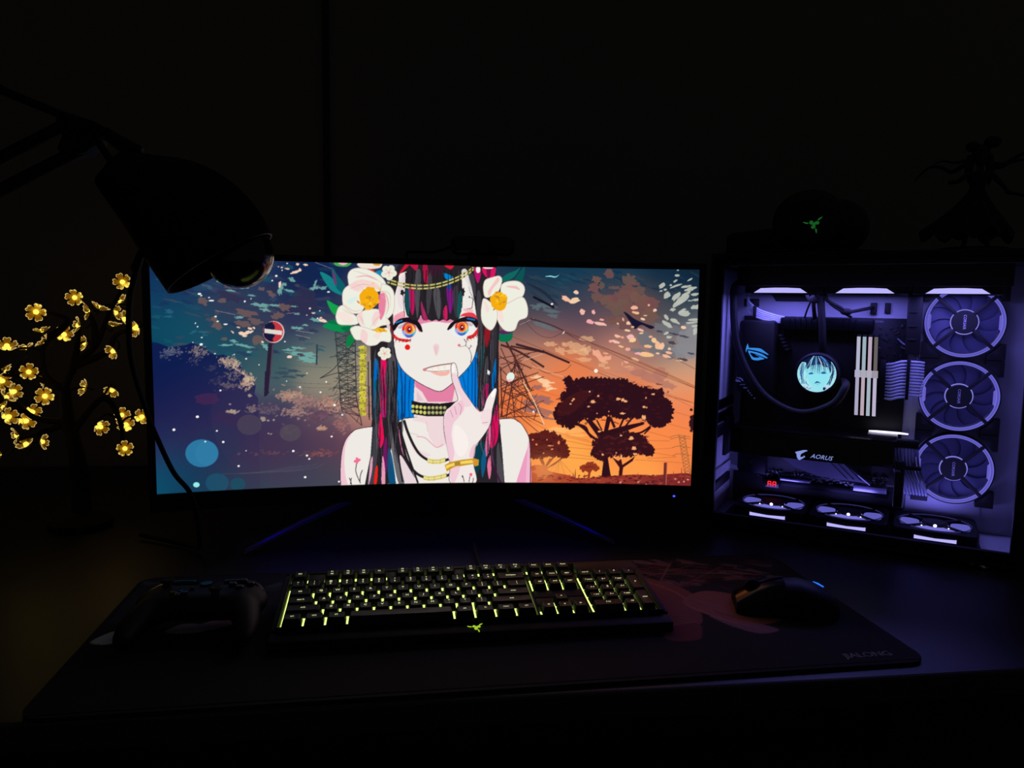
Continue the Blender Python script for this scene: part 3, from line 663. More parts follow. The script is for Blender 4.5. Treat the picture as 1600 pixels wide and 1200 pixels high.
    c.stroke(F, [(690, 556), (750, 566), (800, 610), (838, 634), (880, 610)], (232, 170, 190), 8); c.stroke(F, [(760, 450), (770, 520)], (226, 190, 200), 5); c.stroke(F, [(640, 530), (700, 545)], (214, 190, 196), 4)
    c.fill(F, [(680, 640), (790, 690), (700, 690), (640, 600)], (244, 206, 216), .6)
    # tattoos on the shoulder
    c.blob(F, (268, 726), (20, 18), (244, 110, 150), R, 1, 0, .45, 12)
    for p in [[(262, 748), (258, 810), (290, 890)], [(285, 880), (290, 830), (304, 795)], [(210, 850), (222, 880), (226, 900)], [(225, 850), (218, 895)]]: c.stroke(F, p, (70, 52, 64), 6)
    # neck
    c.fill(F, [(676, 160), (980, 160), (985, 320), (960, 420), (660, 420), (668, 300)], (238, 218, 218), smooth=False)
    c.fill(F, [(676, 150), (975, 150), (945, 310), (770, 310), (730, 240), (680, 200)], rose, .92, smooth=False)
    c.fill(F, [(690, 230), (740, 300), (690, 305)], (226, 196, 204), .9, smooth=False)
    # inner blue hair
    for Zp, side in ((-1, 0), (1, 1)):
        pts = [(545, 730), (560, 800), (600, 880), (668, 930), (672, 1198), (545, 1198)] if Zp < 0 else [(1125, 720), (1090, 790), (1040, 860), (990, 915), (1000, 990), (1090, 1110), (1125, 1160)]
        c.fill(B, pts, blue, smooth=False)
    c.fill(F, [(545, 40), (675, 130), (668, 300), (650, 390), (600, 430), (550, 445)], blue, smooth=False)
    for p, w in [([(575, 830), (590, 1010), (580, 1198)], 7), ([(610, 890), (600, 1198)], 9), ([(640, 930), (634, 1100), (640, 1198)], 6), ([(1060, 850), (1058, 1000), (1062, 1080)], 7), ([(1088, 810), (1086, 1120)], 7), ([(1112, 770), (1108, 1140)], 12), ([(1020, 900), (1040, 1000)], 6)]:
        c.stroke(B, p, (6, 66, 140), w, .9)
    for p, w in [([(575, 80), (590, 300), (575, 430)], 7), ([(610, 110), (606, 420)], 9), ([(645, 130), (634, 320)], 6)]:
        c.stroke(F, p, (6, 66, 140), w, .9)
    # left lock of hair
    c.fill(B, [(365, 690), (420, 700), (520, 560), (535, 700), (560, 860), (545, 1198), (372, 1198)], ink, smooth=False)
    c.fill(F, [(370, 0), (545, 0), (548, 300), (560, 470), (600, 640), (690, 885), (610, 890), (560, 700), (520, 560), (500, 700), (545, 890), (320, 905), (360, 700), (376, 480)], ink, smooth=False)
    c.fill(B, [(388, 790), (408, 790), (418, 900), (410, 1010), (396, 1198), (386, 1198), (384, 900)], (0, 106, 190)); c.fill(B, [(390, 980), (410, 990), (404, 1198), (388, 1198)], (8, 70, 82), .9)
    c.fill(B, [(436, 795), (474, 795), (474, 1000), (470, 1198), (434, 1198), (432, 960)], pink, smooth=False, grad=((450, 1050), (450, 1198), (176, 20, 110)))
    c.fill(B, [(486, 640), (512, 560), (524, 700), (540, 860), (530, 1198), (490, 1198), (478, 900)], grey, .8)
    c.stroke(B, [(505, 700), (520, 900), (512, 1198)], (30, 28, 34), 10)
    c.fill(F, [(436, 0), (474, 0), (474, 120), (478, 260), (460, 300), (440, 300), (432, 120)], pink, smooth=False, grad=((450, 100), (450, 300), (140, 22, 92)))
    c.fill(F, [(432, 390), (448, 470), (456, 580), (436, 635), (420, 620), (420, 480)], (236, 14, 84)); c.fill(F, [(396, 30), (414, 30), (418, 160), (400, 290), (386, 200)], (0, 104, 190)); c.fill(F, [(388, 180), (410, 160), (400, 300)], (14, 88, 96), .9)
    c.fill(F, [(486, 0), (540, 0), (544, 160), (520, 300), (516, 480), (560, 680), (604, 888), (560, 888), (520, 700), (490, 500), (480, 300)], (80, 78, 84), .85)
    c.stroke(F, [(524, 20), (530, 200), (508, 420), (560, 700), (590, 880)], (32, 30, 36), 12)
    c.fill(F, [(388, 480), (416, 500), (410, 700), (380, 890), (340, 890), (372, 680)], (70, 68, 76), .85)
    c.fill(F, [(398, 780), (412, 770), (410, 860), (400, 900), (384, 900)], (236, 34, 26)); c.fill(F, [(452, 660), (470, 560), (486, 640), (476, 800), (450, 820)], (120, 24, 100), .9)
    c.fill(F, [(490, 640), (516, 700), (540, 888), (498, 890), (482, 760)], (12, 82, 128), .95); c.fill(F, [(446, 700), (462, 760), (466, 890), (440, 890)], (240, 160, 190), .95); c.fill(F, [(360, 740), (376, 700), (372, 800), (352, 890), (344, 890)], (244, 170, 196), .9)
    c.fill(F, [(556, 480), (590, 600), (606, 700), (580, 640)], (236, 130, 170), .9); c.fill(F, [(570, 690), (640, 790), (690, 890), (610, 890)], (244, 224, 228), .95)
    c.stroke(F, [(345, 900), (360, 720), (375, 500)], (120, 130, 150), 4)
    # right lock of hair
    c.fill(B, [(1110, 440), (1270, 500), (1278, 800), (1268, 1198), (1120, 1198), (1128, 900), (1122, 700)], ink, smooth=False)
    c.fill(F, [(1120, 0), (1272, 0), (1280, 440), (1300, 640), (1318, 888), (1096, 888), (1110, 640), (1200, 480), (1130, 380)], ink, smooth=False)
    c.fill(B, [(1180, 560), (1215, 560), (1212, 640), (1190, 700), (1176, 640)], (150, 24, 36), .95); c.fill(B, [(1120, 330), (1150, 330), (1160, 600), (1140, 800), (1122, 700)], (70, 66, 74), .8); c.fill(B, [(1220, 540), (1262, 560), (1254, 800), (1224, 900)], (52, 48, 56), .9)
    c.fill(B, [(1228, 900), (1254, 820), (1256, 920), (1240, 1000), (1226, 980)], (0, 104, 186)); c.fill(B, [(1170, 1000), (1204, 970), (1196, 1080), (1160, 1110)], (198, 18, 100), .95); c.fill(B, [(1150, 700), (1172, 720), (1150, 860), (1132, 900)], (14, 62, 66), .9); c.fill(B, [(1180, 800), (1200, 780), (1196, 980), (1160, 1080)], (96, 94, 100), .6)
    c.fill(F, [(1170, 210), (1202, 180), (1196, 270), (1160, 330)], (206, 18, 104), .95); c.fill(F, [(1224, 470), (1262, 330), (1276, 460), (1266, 580), (1230, 640), (1206, 600)], (222, 16, 92), .95); c.fill(F, [(1196, 520), (1220, 480), (1210, 640), (1186, 700), (1180, 620)], (238, 110, 160), .95)
    c.fill(F, [(1100, 660), (1150, 600), (1180, 620), (1150, 760), (1100, 840)], (8, 62, 76), .9); c.fill(F, [(1150, 740), (1176, 640), (1186, 740), (1160, 850)], (14, 92, 140), .9); c.fill(F, [(1194, 760), (1216, 690), (1222, 800), (1208, 860)], (238, 120, 160), .95); c.fill(F, [(1262, 640), (1290, 620), (1310, 880), (1270, 886)], (84, 82, 88), .8)
    c.fill(F, [(1236, 80), (1256, 0), (1256, 60), (1244, 110), (1232, 140)], (0, 110, 180)); c.stroke(F, [(1230, 640), (1240, 760), (1290, 888)], (70, 20, 60), 14, .9)
    for x0, x1, lo, hi in ((380, 545, 700, 1198), (1130, 1265, 520, 1198)):
        for k in range(34):
            x = R.uniform(x0, x1); y = R.uniform(lo, hi - 200); l = R.uniform(120, 420)
            c.stroke(B, [(x, y), (x + R.uniform(-8, 8), y + l / 2), (x + R.uniform(-12, 12), min(y + l, hi))], R.choice([(20, 18, 24), (92, 90, 96), (24, 22, 28), (60, 58, 66)]), R.uniform(3, 8), .75, taper='both')
    for x0, x1 in ((390, 590), (1130, 1290)):
        for k in range(30):
            x = R.uniform(x0, x1); y = R.uniform(20, 600); l = R.uniform(150, 380)
            c.stroke(F, [(x, y), (x + R.uniform(-8, 12), y + l / 2), (x + R.uniform(-6, 26), min(y + l, 890))], R.choice([(20, 18, 24), (96, 94, 100), (24, 22, 28), (56, 54, 62)]), R.uniform(3, 8), .7, taper='both')
    # face
    face = [(524, 380), (522, 480), (527, 600), (532, 700), (548, 780), (592, 862), (668, 926), (760, 980), (852, 1013), (918, 978), (1000, 904), (1062, 838), (1102, 768), (1122, 690), (1126, 560), (1112, 440), (1094, 330), (1060, 240), (1010, 170), (610, 160), (560, 240)]
    c.fill(B, face, skin, smooth=True, n=4); c.stroke(B, face[3:14], (52, 40, 48), 5)
    c.fill(B, [(530, 470), (600, 470), (640, 500), (720, 500), (720, 540), (560, 520), (528, 540)], (244, 170, 190), .6); c.fill(B, [(640, 480), (940, 490), (920, 525), (820, 515), (720, 530), (660, 520)], rose, .85)
    c.fill(B, [(1000, 480), (1030, 455), (1090, 452), (1118, 480), (1118, 520), (1040, 480)], (226, 44, 60), .9); c.fill(B, [(1020, 430), (1060, 420), (1100, 440), (1060, 450)], (244, 180, 190), .8)
    c.fill(B, [(540, 470), (604, 440), (600, 500), (560, 500), (530, 520)], (240, 140, 160), .7)
    # eyes
    for s_ in (0, 1):
        if s_ == 0:
            w = [(528, 590), (560, 550), (620, 530), (670, 550), (690, 590), (660, 625), (610, 632), (560, 622)]; ce = (636, 574); rx = (50, 57)
            lash = [(520, 560), (556, 510), (620, 492), (680, 505), (716, 545), (728, 590), (704, 570), (680, 540), (620, 520), (566, 536), (532, 580)]
            red = [(522, 600), (560, 630), (610, 640), (650, 645), (620, 662), (560, 650), (526, 630)]
            accent = [(540, 524), (590, 506), (600, 520), (556, 536)]; inner = [(652, 500), (700, 520), (722, 560), (712, 590), (686, 545)]
        else:
            w = [(936, 600), (955, 560), (1010, 530), (1066, 524), (1104, 560), (1090, 600), (1050, 625), (980, 628)]; ce = (1012, 560); rx = (48, 56)
            lash = [(912, 575), (940, 530), (990, 502), (1050, 486), (1112, 500), (1126, 540), (1116, 560), (1080, 520), (1020, 516), (966, 530), (940, 560)]
            red = [(1050, 622), (1090, 605), (1122, 570), (1124, 600), (1100, 628), (1066, 640)]
            accent = [(1050, 492), (1108, 504), (1104, 520), (1060, 510)]; inner = [(940, 528), (980, 504), (950, 540), (918, 575)]
        c.fill(B, w, (238, 238, 236))
        c.oval(B, ce, rx, (232, 40, 48)); x, y = ce
        c.fill(B, [(x - 44, y + 6), (x + 46, y), (x + 34, y + 40), (x, y + 54), (x - 34, y + 42)], (90, 190, 230)); c.fill(B, [(x - 40, y + 16), (x - 20, y + 14), (x - 8, y + 50), (x - 30, y + 42)], (206, 150, 220), .9)
        c.fill(B, [(x - 30, y + 30), (x, y + 40), (x + 30, y + 28), (x + 16, y + 50), (x - 14, y + 52)], (34, 96, 210), .9)
        c.oval(B, (x + 4, y - 6), (36, 38), (252, 176, 52)); c.oval(B, (x, y - 6), (27, 31), (240, 78, 50)); c.oval(B, (x + 2, y - 2), (14, 20), (92, 16, 30)); c.oval(B, (x + 4, y - 6), (6, 6), (255, 236, 224))
        c.fill(B, [(x + 24, y - 30), (x + 44, y - 8), (x + 38, y + 20), (x + 28, y)], (250, 206, 96), .85)
        c.fill(B, [(ce[0] - 78, ce[1] - 22), (ce[0], ce[1] - 58), (ce[0] + 78, ce[1] - 26), (ce[0] + 60, ce[1] - 12), (ce[0], ce[1] - 40), (ce[0] - 60, ce[1] - 8)], (150, 120, 140), .45)
        c.fill(B, red, (222, 40, 40), .95); c.fill(B, inner, (210, 40, 64), .7); c.fill(B, accent, (20, 112, 176)); c.fill(B, lash, (24, 18, 28)); c.stroke(B, lash[:6], (24, 18, 28), 13)
        c.stroke(B, accent[:2], (20, 112, 176), 12)
        for k in range(5):
            lx = (545 + k * 26) if s_ == 0 else (1030 + k * 20)
            c.stroke(B, [(lx, 640 - (k if s_ else 0) * 8), (lx + (-6 if s_ == 0 else 12), 664 - (k if s_ else 0) * 8)], (120, 20, 34), 7, taper=True)
    c.stroke(B, [(500, 540), (530, 620)], (140, 20, 30), 8); c.stroke(B, [(1128, 540), (1124, 620)], (150, 30, 40), 6)
    c.oval(B, (625, 698), (19, 20), (234, 26, 26))
    # cheek twig
    for p in [[(1075, 810), (1082, 760), (1064, 710), (1040, 690), (1000, 696)], [(1040, 690), (1050, 640), (1062, 630)], [(1064, 712), (1078, 690)], [(1085, 420), (1092, 350), (1070, 300), (1060, 250)], [(1092, 350), (1062, 340)], [(1085, 420), (1050, 425)], [(1090, 380), (1108, 320)]]:
        c.stroke(B, p, (62, 52, 60), 5, taper=True)
    c.oval(B, (994, 684), (11, 10), (226, 120, 132)); c.oval(B, (1078, 690), (7, 8), (190, 150, 160)); c.oval(B, (1068, 340), (6, 7), (90, 80, 84))
    # nose, mouth
    c.fill(B, [(808, 690), (830, 672), (852, 690), (846, 730), (830, 762), (816, 730)], (238, 206, 208), .9); c.fill(B, [(818, 700), (836, 692), (836, 740), (824, 740)], (232, 190, 196), .7)
    c.fill(B, [(735, 858), (790, 838), (860, 826), (945, 815), (940, 850), (925, 880), (900, 900), (860, 904), (820, 892), (770, 868)], (244, 206, 196), smooth=False)
    c.fill(B, [(760, 856), (830, 838), (930, 826), (930, 862), (860, 872), (800, 868)], (244, 240, 232)); c.fill(B, [(790, 868), (870, 874), (928, 866), (910, 896), (860, 902), (820, 890)], (242, 180, 166), .9)
    c.stroke(B, [(735, 858), (790, 838), (860, 824), (948, 812)], (112, 62, 72), 6); c.stroke(B, [(750, 864), (830, 870), (925, 862)], (190, 130, 130), 4); c.oval(B, (748, 858), (14, 11), (206, 130, 134), .9)
    for x in (800, 845, 890): c.stroke(B, [(x, 836 - (x - 800) * .1), (x + 2, 866)], (206, 200, 194), 3)
    # fringe
    c.fill(B, [(606, 170), (560, 300), (600, 330), (606, 410), (620, 470), (650, 500), (700, 510), (720, 470), (740, 508), (770, 500), (800, 512), (830, 500), (850, 514), (880, 500), (905, 512), (930, 498), (960, 512), (990, 500), (1010, 440), (1018, 300), (1010, 170), (900, 110), (700, 110)], ink, smooth=False)
    for p, col, a in [([(632, 290), (668, 270), (676, 400), (660, 470), (640, 400)], (190, 22, 92), .95), ([(612, 300), (636, 290), (640, 420), (630, 470), (612, 400)], (10, 84, 90), .95), ([(690, 150), (720, 180), (700, 480), (684, 420), (672, 280)], (82, 80, 86), .9), ([(722, 370), (742, 420), (770, 500), (746, 504), (726, 450)], (196, 40, 110), .85),
                      ([(736, 110), (766, 110), (772, 230), (752, 240), (738, 200)], (176, 20, 66), .95), ([(780, 170), (800, 200), (796, 330), (770, 470), (760, 330)], (66, 64, 70), .9), ([(810, 300), (850, 280), (866, 400), (850, 500), (824, 430)], (88, 86, 92), .85), ([(880, 440), (904, 400), (910, 490), (890, 505)], (214, 28, 98), .95),
                      ([(905, 270), (940, 262), (950, 380), (930, 460), (912, 380)], (130, 24, 130), .95), ([(880, 170), (920, 180), (950, 200), (930, 218), (900, 210)], (0, 132, 206), .98), ([(905, 250), (936, 240), (936, 276), (916, 290)], (10, 70, 150), .9), ([(950, 300), (980, 260), (996, 400), (976, 490), (956, 420)], (60, 58, 64), .9), ([(990, 330), (1010, 300), (1006, 430), (990, 500), (980, 430)], (8, 96, 96), .9),
                      ([(560, 180), (620, 95), (650, 95), (600, 150)], (224, 20, 56), .95), ([(640, 100), (700, 95), (690, 150), (660, 130)], (206, 20, 70), .95), ([(880, 95), (960, 95), (940, 140), (905, 130)], (226, 24, 56), .95), ([(776, 120), (880, 110), (870, 170), (800, 190)], (70, 20, 46), .6), ([(1010, 160), (1050, 150), (1090, 300), (1094, 350), (1060, 260)], (228, 222, 220), .95), ([(1060, 180), (1100, 190), (1112, 330), (1094, 300)], (74, 70, 78), .8),
                      ([(560, 230), (605, 170), (608, 260), (596, 400), (570, 420), (548, 330)], (236, 222, 224), .95), ([(1100, 130), (1130, 110), (1150, 170), (1130, 240), (1110, 200)], (196, 16, 110), .95), ([(1160, 130), (1250, 110), (1240, 210), (1180, 190)], (224, 20, 96), .95), ([(1190, 140), (1220, 130), (1214, 200), (1196, 200)], (90, 20, 66), .8)]:
        c.fill(B, p, col, a)
    for x0 in range(630, 1000, 26):
        c.stroke(B, [(x0 + R.uniform(-6, 6), 150), (x0 + R.uniform(-10, 10), 330), (x0 + R.uniform(-8, 8), 505)], R.choice([(24, 22, 28), (58, 56, 62), (20, 20, 26)]), R.uniform(4, 9), .7, taper=True)
    c.blob(B, (588, 308), (14, 22), (30, 20, 26), R); c.blob(B, (1024, 304), (10, 24), (30, 20, 26), R); c.stroke(B, [(592, 300), (604, 480)], (70, 60, 66), 4); c.stroke(B, [(1020, 300), (1014, 420)], (70, 60, 66), 4)
    # gold chain
    for dy in (0, 22):
        q = spline([(480, 212 + dy), (600, 246 + dy), (720, 258 + dy), (840, 246 + dy), (960, 208 + dy), (1050, 160 + dy), (1105, 118 + dy * .7)], 8)
        c.stroke(B, q, (196, 190, 106), 11, smooth=False)
        for k in range(2, len(q), 3): c.oval(B, q[k], (5, 8), (60, 52, 40), .9)
    # flowers
    cr = (238, 238, 224); pk = (246, 208, 206)
    def flower(petals, shades, core, cr_, Z=B):
        for p in petals:
            c.fill(Z, p, cr, n=5); c.stroke(Z, p + [p[0]], (206, 176, 166), 4, .9)
        for p, col, a in shades: c.fill(Z, p, col, a)
        c.blob(Z, core, cr_, (244, 172, 16), R, 1, 0, .08, 22)
        for _ in range(26):
            c.blob(Z, (R.gauss(core[0], cr_[0] * .42), R.gauss(core[1], cr_[1] * .42)), (R.uniform(6, 16), R.uniform(4, 7)), R.choice([(206, 132, 20), (255, 200, 40), (190, 140, 60), (252, 184, 20)]), R, .9, R.uniform(-1, 1), .3, 8)
    c.fill(B, [(270, 100), (380, 92), (440, 96), (430, 130), (360, 140), (290, 130)], (240, 226, 214)); c.fill(B, [(380, 98), (440, 98), (420, 116), (390, 114)], (206, 150, 40)); c.fill(B, [(100, 95), (160, 92), (225, 96), (190, 124), (120, 118)], (70, 168, 84)); c.fill(B, [(130, 94), (200, 94), (165, 114)], (240, 180, 196))
    c.fill(B, [(350, 140), (390, 150), (360, 170)], (220, 50, 40)); c.fill(B, [(390, 165), (440, 150), (440, 190), (410, 195)], (20, 140, 176))
    flower([[(205, 250), (200, 180), (235, 140), (310, 135), (390, 165), (450, 210), (470, 260), (420, 300), (300, 310), (220, 290)], [(440, 245), (500, 265), (530, 320), (528, 430), (500, 480), (450, 510), (420, 440), (430, 330)], [(160, 360), (165, 300), (200, 260), (260, 250), (310, 290), (320, 400), (280, 455), (210, 450), (170, 410)],
            [(112, 480), (130, 420), (165, 400), (210, 440), (260, 480), (270, 530), (190, 540), (130, 530)], [(262, 470), (330, 430), (420, 430), (470, 480), (500, 530), (440, 545), (380, 572), (310, 560), (275, 520)]],
           [([(230, 240), (300, 215), (400, 240), (430, 290), (340, 270), (240, 290)], pk, .8), ([(205, 260), (260, 240), (300, 290), (260, 300)], pk, .7), ([(420, 330), (470, 320), (480, 400), (440, 500), (424, 470)], (232, 110, 150), .85), ([(440, 260), (500, 280), (500, 440), (460, 480), (470, 350)], (234, 240, 222), .9), ([(190, 370), (240, 340), (270, 345), (220, 390)], (214, 236, 232), .8),
            ([(270, 470), (300, 450), (310, 540), (280, 510)], pk, .8), ([(370, 500), (400, 440), (430, 470), (390, 550)], pk, .8), ([(120, 460), (180, 450), (240, 500), (200, 530), (150, 500)], (248, 224, 216), .8)], (352, 348), (70, 80))
    flower([[(215, 570), (260, 545), (330, 560), (400, 580), (480, 560), (508, 610), (500, 660), (440, 655), (400, 682), (340, 684), (300, 650), (250, 640)]], [([(300, 570), (340, 600), (330, 670), (290, 640)], pk, .9), ([(400, 600), (440, 580), (420, 640), (380, 620)], (246, 224, 216), .9), ([(470, 500), (498, 540), (500, 580), (480, 560)], (240, 222, 214), .9)], (430, 576), (38, 15))
    flower([[(1165, 270), (1180, 220), (1230, 200), (1280, 190), (1300, 220), (1280, 290), (1240, 330), (1180, 340)], [(1290, 300), (1300, 250), (1350, 228), (1420, 230), (1460, 270), (1450, 330), (1390, 380), (1310, 385)], [(1260, 410), (1340, 385), (1440, 340), (1480, 400), (1478, 480), (1420, 510), (1390, 575), (1330, 582), (1285, 540), (1262, 480)],
            [(1155, 400), (1170, 350), (1220, 380), (1262, 430), (1262, 510), (1230, 572), (1195, 565), (1160, 520), (1150, 460)]],
           [([(1200, 300), (1240, 240), (1270, 200), (1280, 225), (1236, 280), (1210, 330)], (246, 190, 190), .85), ([(1330, 262), (1400, 262), (1430, 290), (1390, 280), (1340, 270)], (244, 184, 184), .9), ([(1270, 440), (1300, 430), (1310, 520), (1280, 500)], (248, 220, 214), .8), ([(1170, 360), (1210, 420), (1190, 450)], (248, 216, 212), .7)], (1276, 368), (60, 68))
    for p in [[(235, 150), (300, 170), (380, 200), (440, 240)], [(210, 285), (260, 262), (310, 250), (400, 262)], [(425, 300), (470, 300), (500, 330), (505, 420)], [(440, 330), (470, 360), (468, 430), (440, 490)], [(275, 470), (300, 500), (320, 550)], [(360, 560), (400, 500), (440, 470)], [(160, 420), (200, 450), (250, 470)], [(170, 390), (240, 440), (300, 430)]]:
        c.stroke(B, p, (226, 176, 176), 5, .8, taper='both')
    for p in [[(430, 300), (470, 320), (490, 400), (470, 470)], [(250, 200), (330, 190), (410, 220)]]: c.stroke(B, p, (236, 130, 150), 9, .6, taper='both')
    for (x, y), r in [((492, 165), 42), ((462, 742), 36)]:
        for k in range(5):
            a = k * 2 * PI / 5 + (0.2 if r > 40 else .5)
            c.oval(B, (x + math.cos(a) * r * .75, y + math.sin(a) * r * .75), (r * .62, r * .58), (236, 234, 216)); c.stroke(B, [(x, y), (x + math.cos(a) * r * .8, y + math.sin(a) * r * .8)], (232, 190, 186), 6, .8)
        c.oval(B, (x, y), (8, 8), (236, 170, 160))
    c.oval(B, (1130, 145), (16, 24), (242, 240, 232)); c.fill(B, [(1165, 128), (1200, 120), (1240, 126), (1225, 138), (1180, 138)], (242, 222, 220))
    # petals and cursor
    c.oval(B, (1360, 910), (28, 34), (226, 242, 230), rot=.4); c.fill(B, [(1335, 930), (1360, 925), (1375, 938), (1345, 944)], (250, 190, 190), .9)
    c.fill(B, [(1196, 856), (1218, 882), (1208, 884), (1212, 894), (1206, 896), (1201, 886), (1194, 892)], (236, 240, 244), smooth=False)
    # choker
    c.fill(F, [(655, 300), (720, 316), (860, 322), (985, 306), (985, 330), (930, 400), (890, 412), (760, 412), (656, 396)], (28, 24, 28), smooth=False)
    for row in (348, 383):
        for k in range(9):
            x = 664 + k * 28 + (k > 3) * 3
            c.oval(F, (x, row + (4 if k > 2 else -6 + k * 3)), (12, 13), (196, 196, 100) if k < 4 else (150, 150, 96)); c.oval(F, (x - 3, row + (2 if k > 2 else -8 + k * 3)), (5, 5), (226, 226, 150), .8)
    # necklaces
    for p in [[(600, 440), (625, 520), (670, 620), (720, 690), (790, 730), (860, 734), (920, 718)], [(572, 450), (585, 580), (620, 720), (680, 810), (760, 850), (860, 848), (930, 826)]]:
        c.stroke(F, p, (34, 30, 34), 20)
    c.stroke(F, [(560, 460), (620, 660), (700, 888)], (34, 30, 36), 14)
    for xs, y0 in (((768, 806, 860, 896), 728), ((740, 776, 818, 866, 904), 848)):
        for k in range(len(xs) - 1):
            yy = y0 + [0, 8, 4, -4][k]; y2 = y0 + [8, 6, -4, -16][k]
            c.fill(F, [(xs[k], yy - 16), (xs[k + 1], y2 - 16), (xs[k + 1], y2 + 16), (xs[k], yy + 16)], (218, 202, 112), smooth=False); c.fill(F, [(xs[k], yy - 4), (xs[k + 1], y2 - 4), (xs[k + 1], y2 + 4), (xs[k], yy + 4)], (244, 234, 168), .9, smooth=False)
            c.stroke(F, [(xs[k + 1], y2 - 15), (xs[k + 1], y2 + 15)], (130, 104, 50), 4)
    # hand
    hand = [(935, 60), (945, 34), (968, 40), (982, 90), (988, 150), (1020, 220), (1060, 280), (1110, 350), (1142, 378), (1168, 360), (1190, 290), (1225, 236), (1250, 212), (1262, 226), (1250, 290), (1232, 360), (1222, 430), (1206, 490), (1160, 560), (1115, 620), (1098, 680), (1098, 760), (1110, 888), (934, 888), (930, 760),
            (908, 640), (886, 520), (884, 420), (900, 370), (930, 345), (960, 316), (985, 290), (965, 220), (942, 150)]
    c.fill(F, hand, (242, 232, 228), n=4); c.stroke(F, hand + [hand[0]], (70, 46, 56), 4, .9)
    c.fill(F, [(940, 100), (984, 130), (1020, 230), (1080, 330), (1020, 340), (1000, 270), (960, 200)], (242, 206, 216), .8); c.fill(F, [(900, 390), (960, 330), (1010, 300), (1030, 360), (990, 420), (950, 470), (940, 560), (960, 680), (930, 740), (900, 600), (888, 480)], (240, 196, 212), .85)
    c.fill(F, [(1150, 390), (1200, 360), (1226, 380), (1214, 470), (1160, 470)], (244, 214, 220), .6); c.fill(F, [(960, 480), (1030, 520), (1060, 620), (1010, 700), (960, 640)], (250, 240, 236), .9)
    c.fill(F, [(1080, 640), (1110, 610), (1100, 700), (1066, 700)], (240, 190, 206), .8)
    for p in [[(990, 320), (1010, 350), (1000, 400)], [(960, 340), (975, 400)], [(930, 370), (950, 420)], [(1160, 460), (1200, 455)], [(1120, 350), (1140, 380), (1170, 370)]]: c.stroke(F, p, (210, 140, 160), 5)
    c.fill(F, [(1222, 250), (1246, 216), (1254, 236), (1240, 272), (1226, 276)], (252, 250, 248)); c.fill(F, [(938, 64), (950, 44), (962, 60), (960, 100), (942, 100)], (250, 246, 244), .9)
    # bracelet and wrist
    c.fill(F, [(890, 760), (930, 738), (1010, 722), (1100, 712), (1134, 722), (1132, 762), (1104, 770), (1096, 752), (1010, 766), (940, 784), (906, 806)], (202, 150, 40), smooth=False); c.fill(F, [(896, 764), (960, 742), (1040, 728), (1110, 722), (1100, 744), (1010, 752), (930, 772), (904, 788)], (246, 214, 100), smooth=False)
    c.fill(F, [(960, 742), (1000, 734), (1004, 756), (962, 766)], (150, 112, 40), .8, smooth=False); c.fill(F, [(1086, 720), (1124, 720), (1122, 748), (1096, 748)], (220, 140, 50), .9, smooth=False)
    c.fill(F, [(934, 792), (1000, 772), (960, 888), (936, 888)], (242, 200, 214), .9)
    for p in [[(1064, 880), (1070, 840)], [(1018, 832), (1030, 880)], [(1096, 850), (1090, 886)], [(1012, 835), (1020, 850)]]: c.stroke(F, p, (70, 52, 60), 5)
    c.blob(F, (1077, 828), (10, 12), (240, 90, 130), R)
    # a few petals and sparks in front
    for x, y, r in [(45, 945, 6), (105, 1110, 9), (168, 1075, 5), (1525, 1158, 7), (1208, 870, 4)]: c.oval(B, (x, y), (r, r), wh)
    c.oval(F, (1524, 380), (7, 7), wh); c.oval(F, (136, 876), (7, 5), wh); c.oval(F, (84, 556), (6, 6), wh)
    return c.result()
# ---------------------------------------------------------------- the room
M_wall = mat('wall_paint', (120, 116, 112), .95, bump=(60, .15), var=(3, .06))
M_trim = mat('dark_trim', (16, 16, 16), .7)
M_floor = mat('dark_floor', (40, 32, 26), .6, var=(8, .3))
M_desk = mat('black_desk_laminate', (46, 46, 54), .42, bump=(220, .06), var=(30, .12))
M_steel = mat('black_steel', (12, 12, 13), .5, .6)
M_black = mat('black_plastic', (7, 7, 8), .55, bump=(900, .02))
M_gloss = mat('gloss_black_plastic', (5, 5, 6), .22)
M_rubber = mat('black_rubber', (9, 9, 9), .85)

WY = 1.80
struct(MB().box((0.3, WY + .04, 1.3), (5.2, .08, 2.6)).build('wall_back', M_wall, smooth=0))
struct(MB().box((-2.27, .2, 1.3), (.08, 3.2, 2.6)).build('wall_left', M_wall, smooth=0))
struct(MB().box((0.3, .2, -.03), (5.2, 3.4, .06)).build('floor', M_floor, smooth=0))
struct(MB().box((-.19, WY - .004, 1.3), (.014, .012, 2.6), .003).build('trim_1', M_trim, smooth=0))
struct(MB().box((0.3, WY - .006, .04), (5.2, .012, .08), .003).build('baseboard_back', M_trim, smooth=0))

desk = thing('desk', 'long black laminate desk along the back wall holding the monitor and computer', 'desk', (0.15, 1.2, 0))
MB().box((0, .035, DT - .015), (2.2, 1.1, .03), .003).build('desk_top', M_desk, desk, smooth=0)
for x in (-1.04, 1.04):
    for y in (-.44, .5):
        MB().box((x, y, (DT - .03) / 2), (.05, .05, DT - .03), .004).build('leg', M_steel, desk, smooth=0)
MB().box((0, .5, DT - .075), (2.03, .03, .09), .003).build('rail', M_steel, desk, smooth=0)

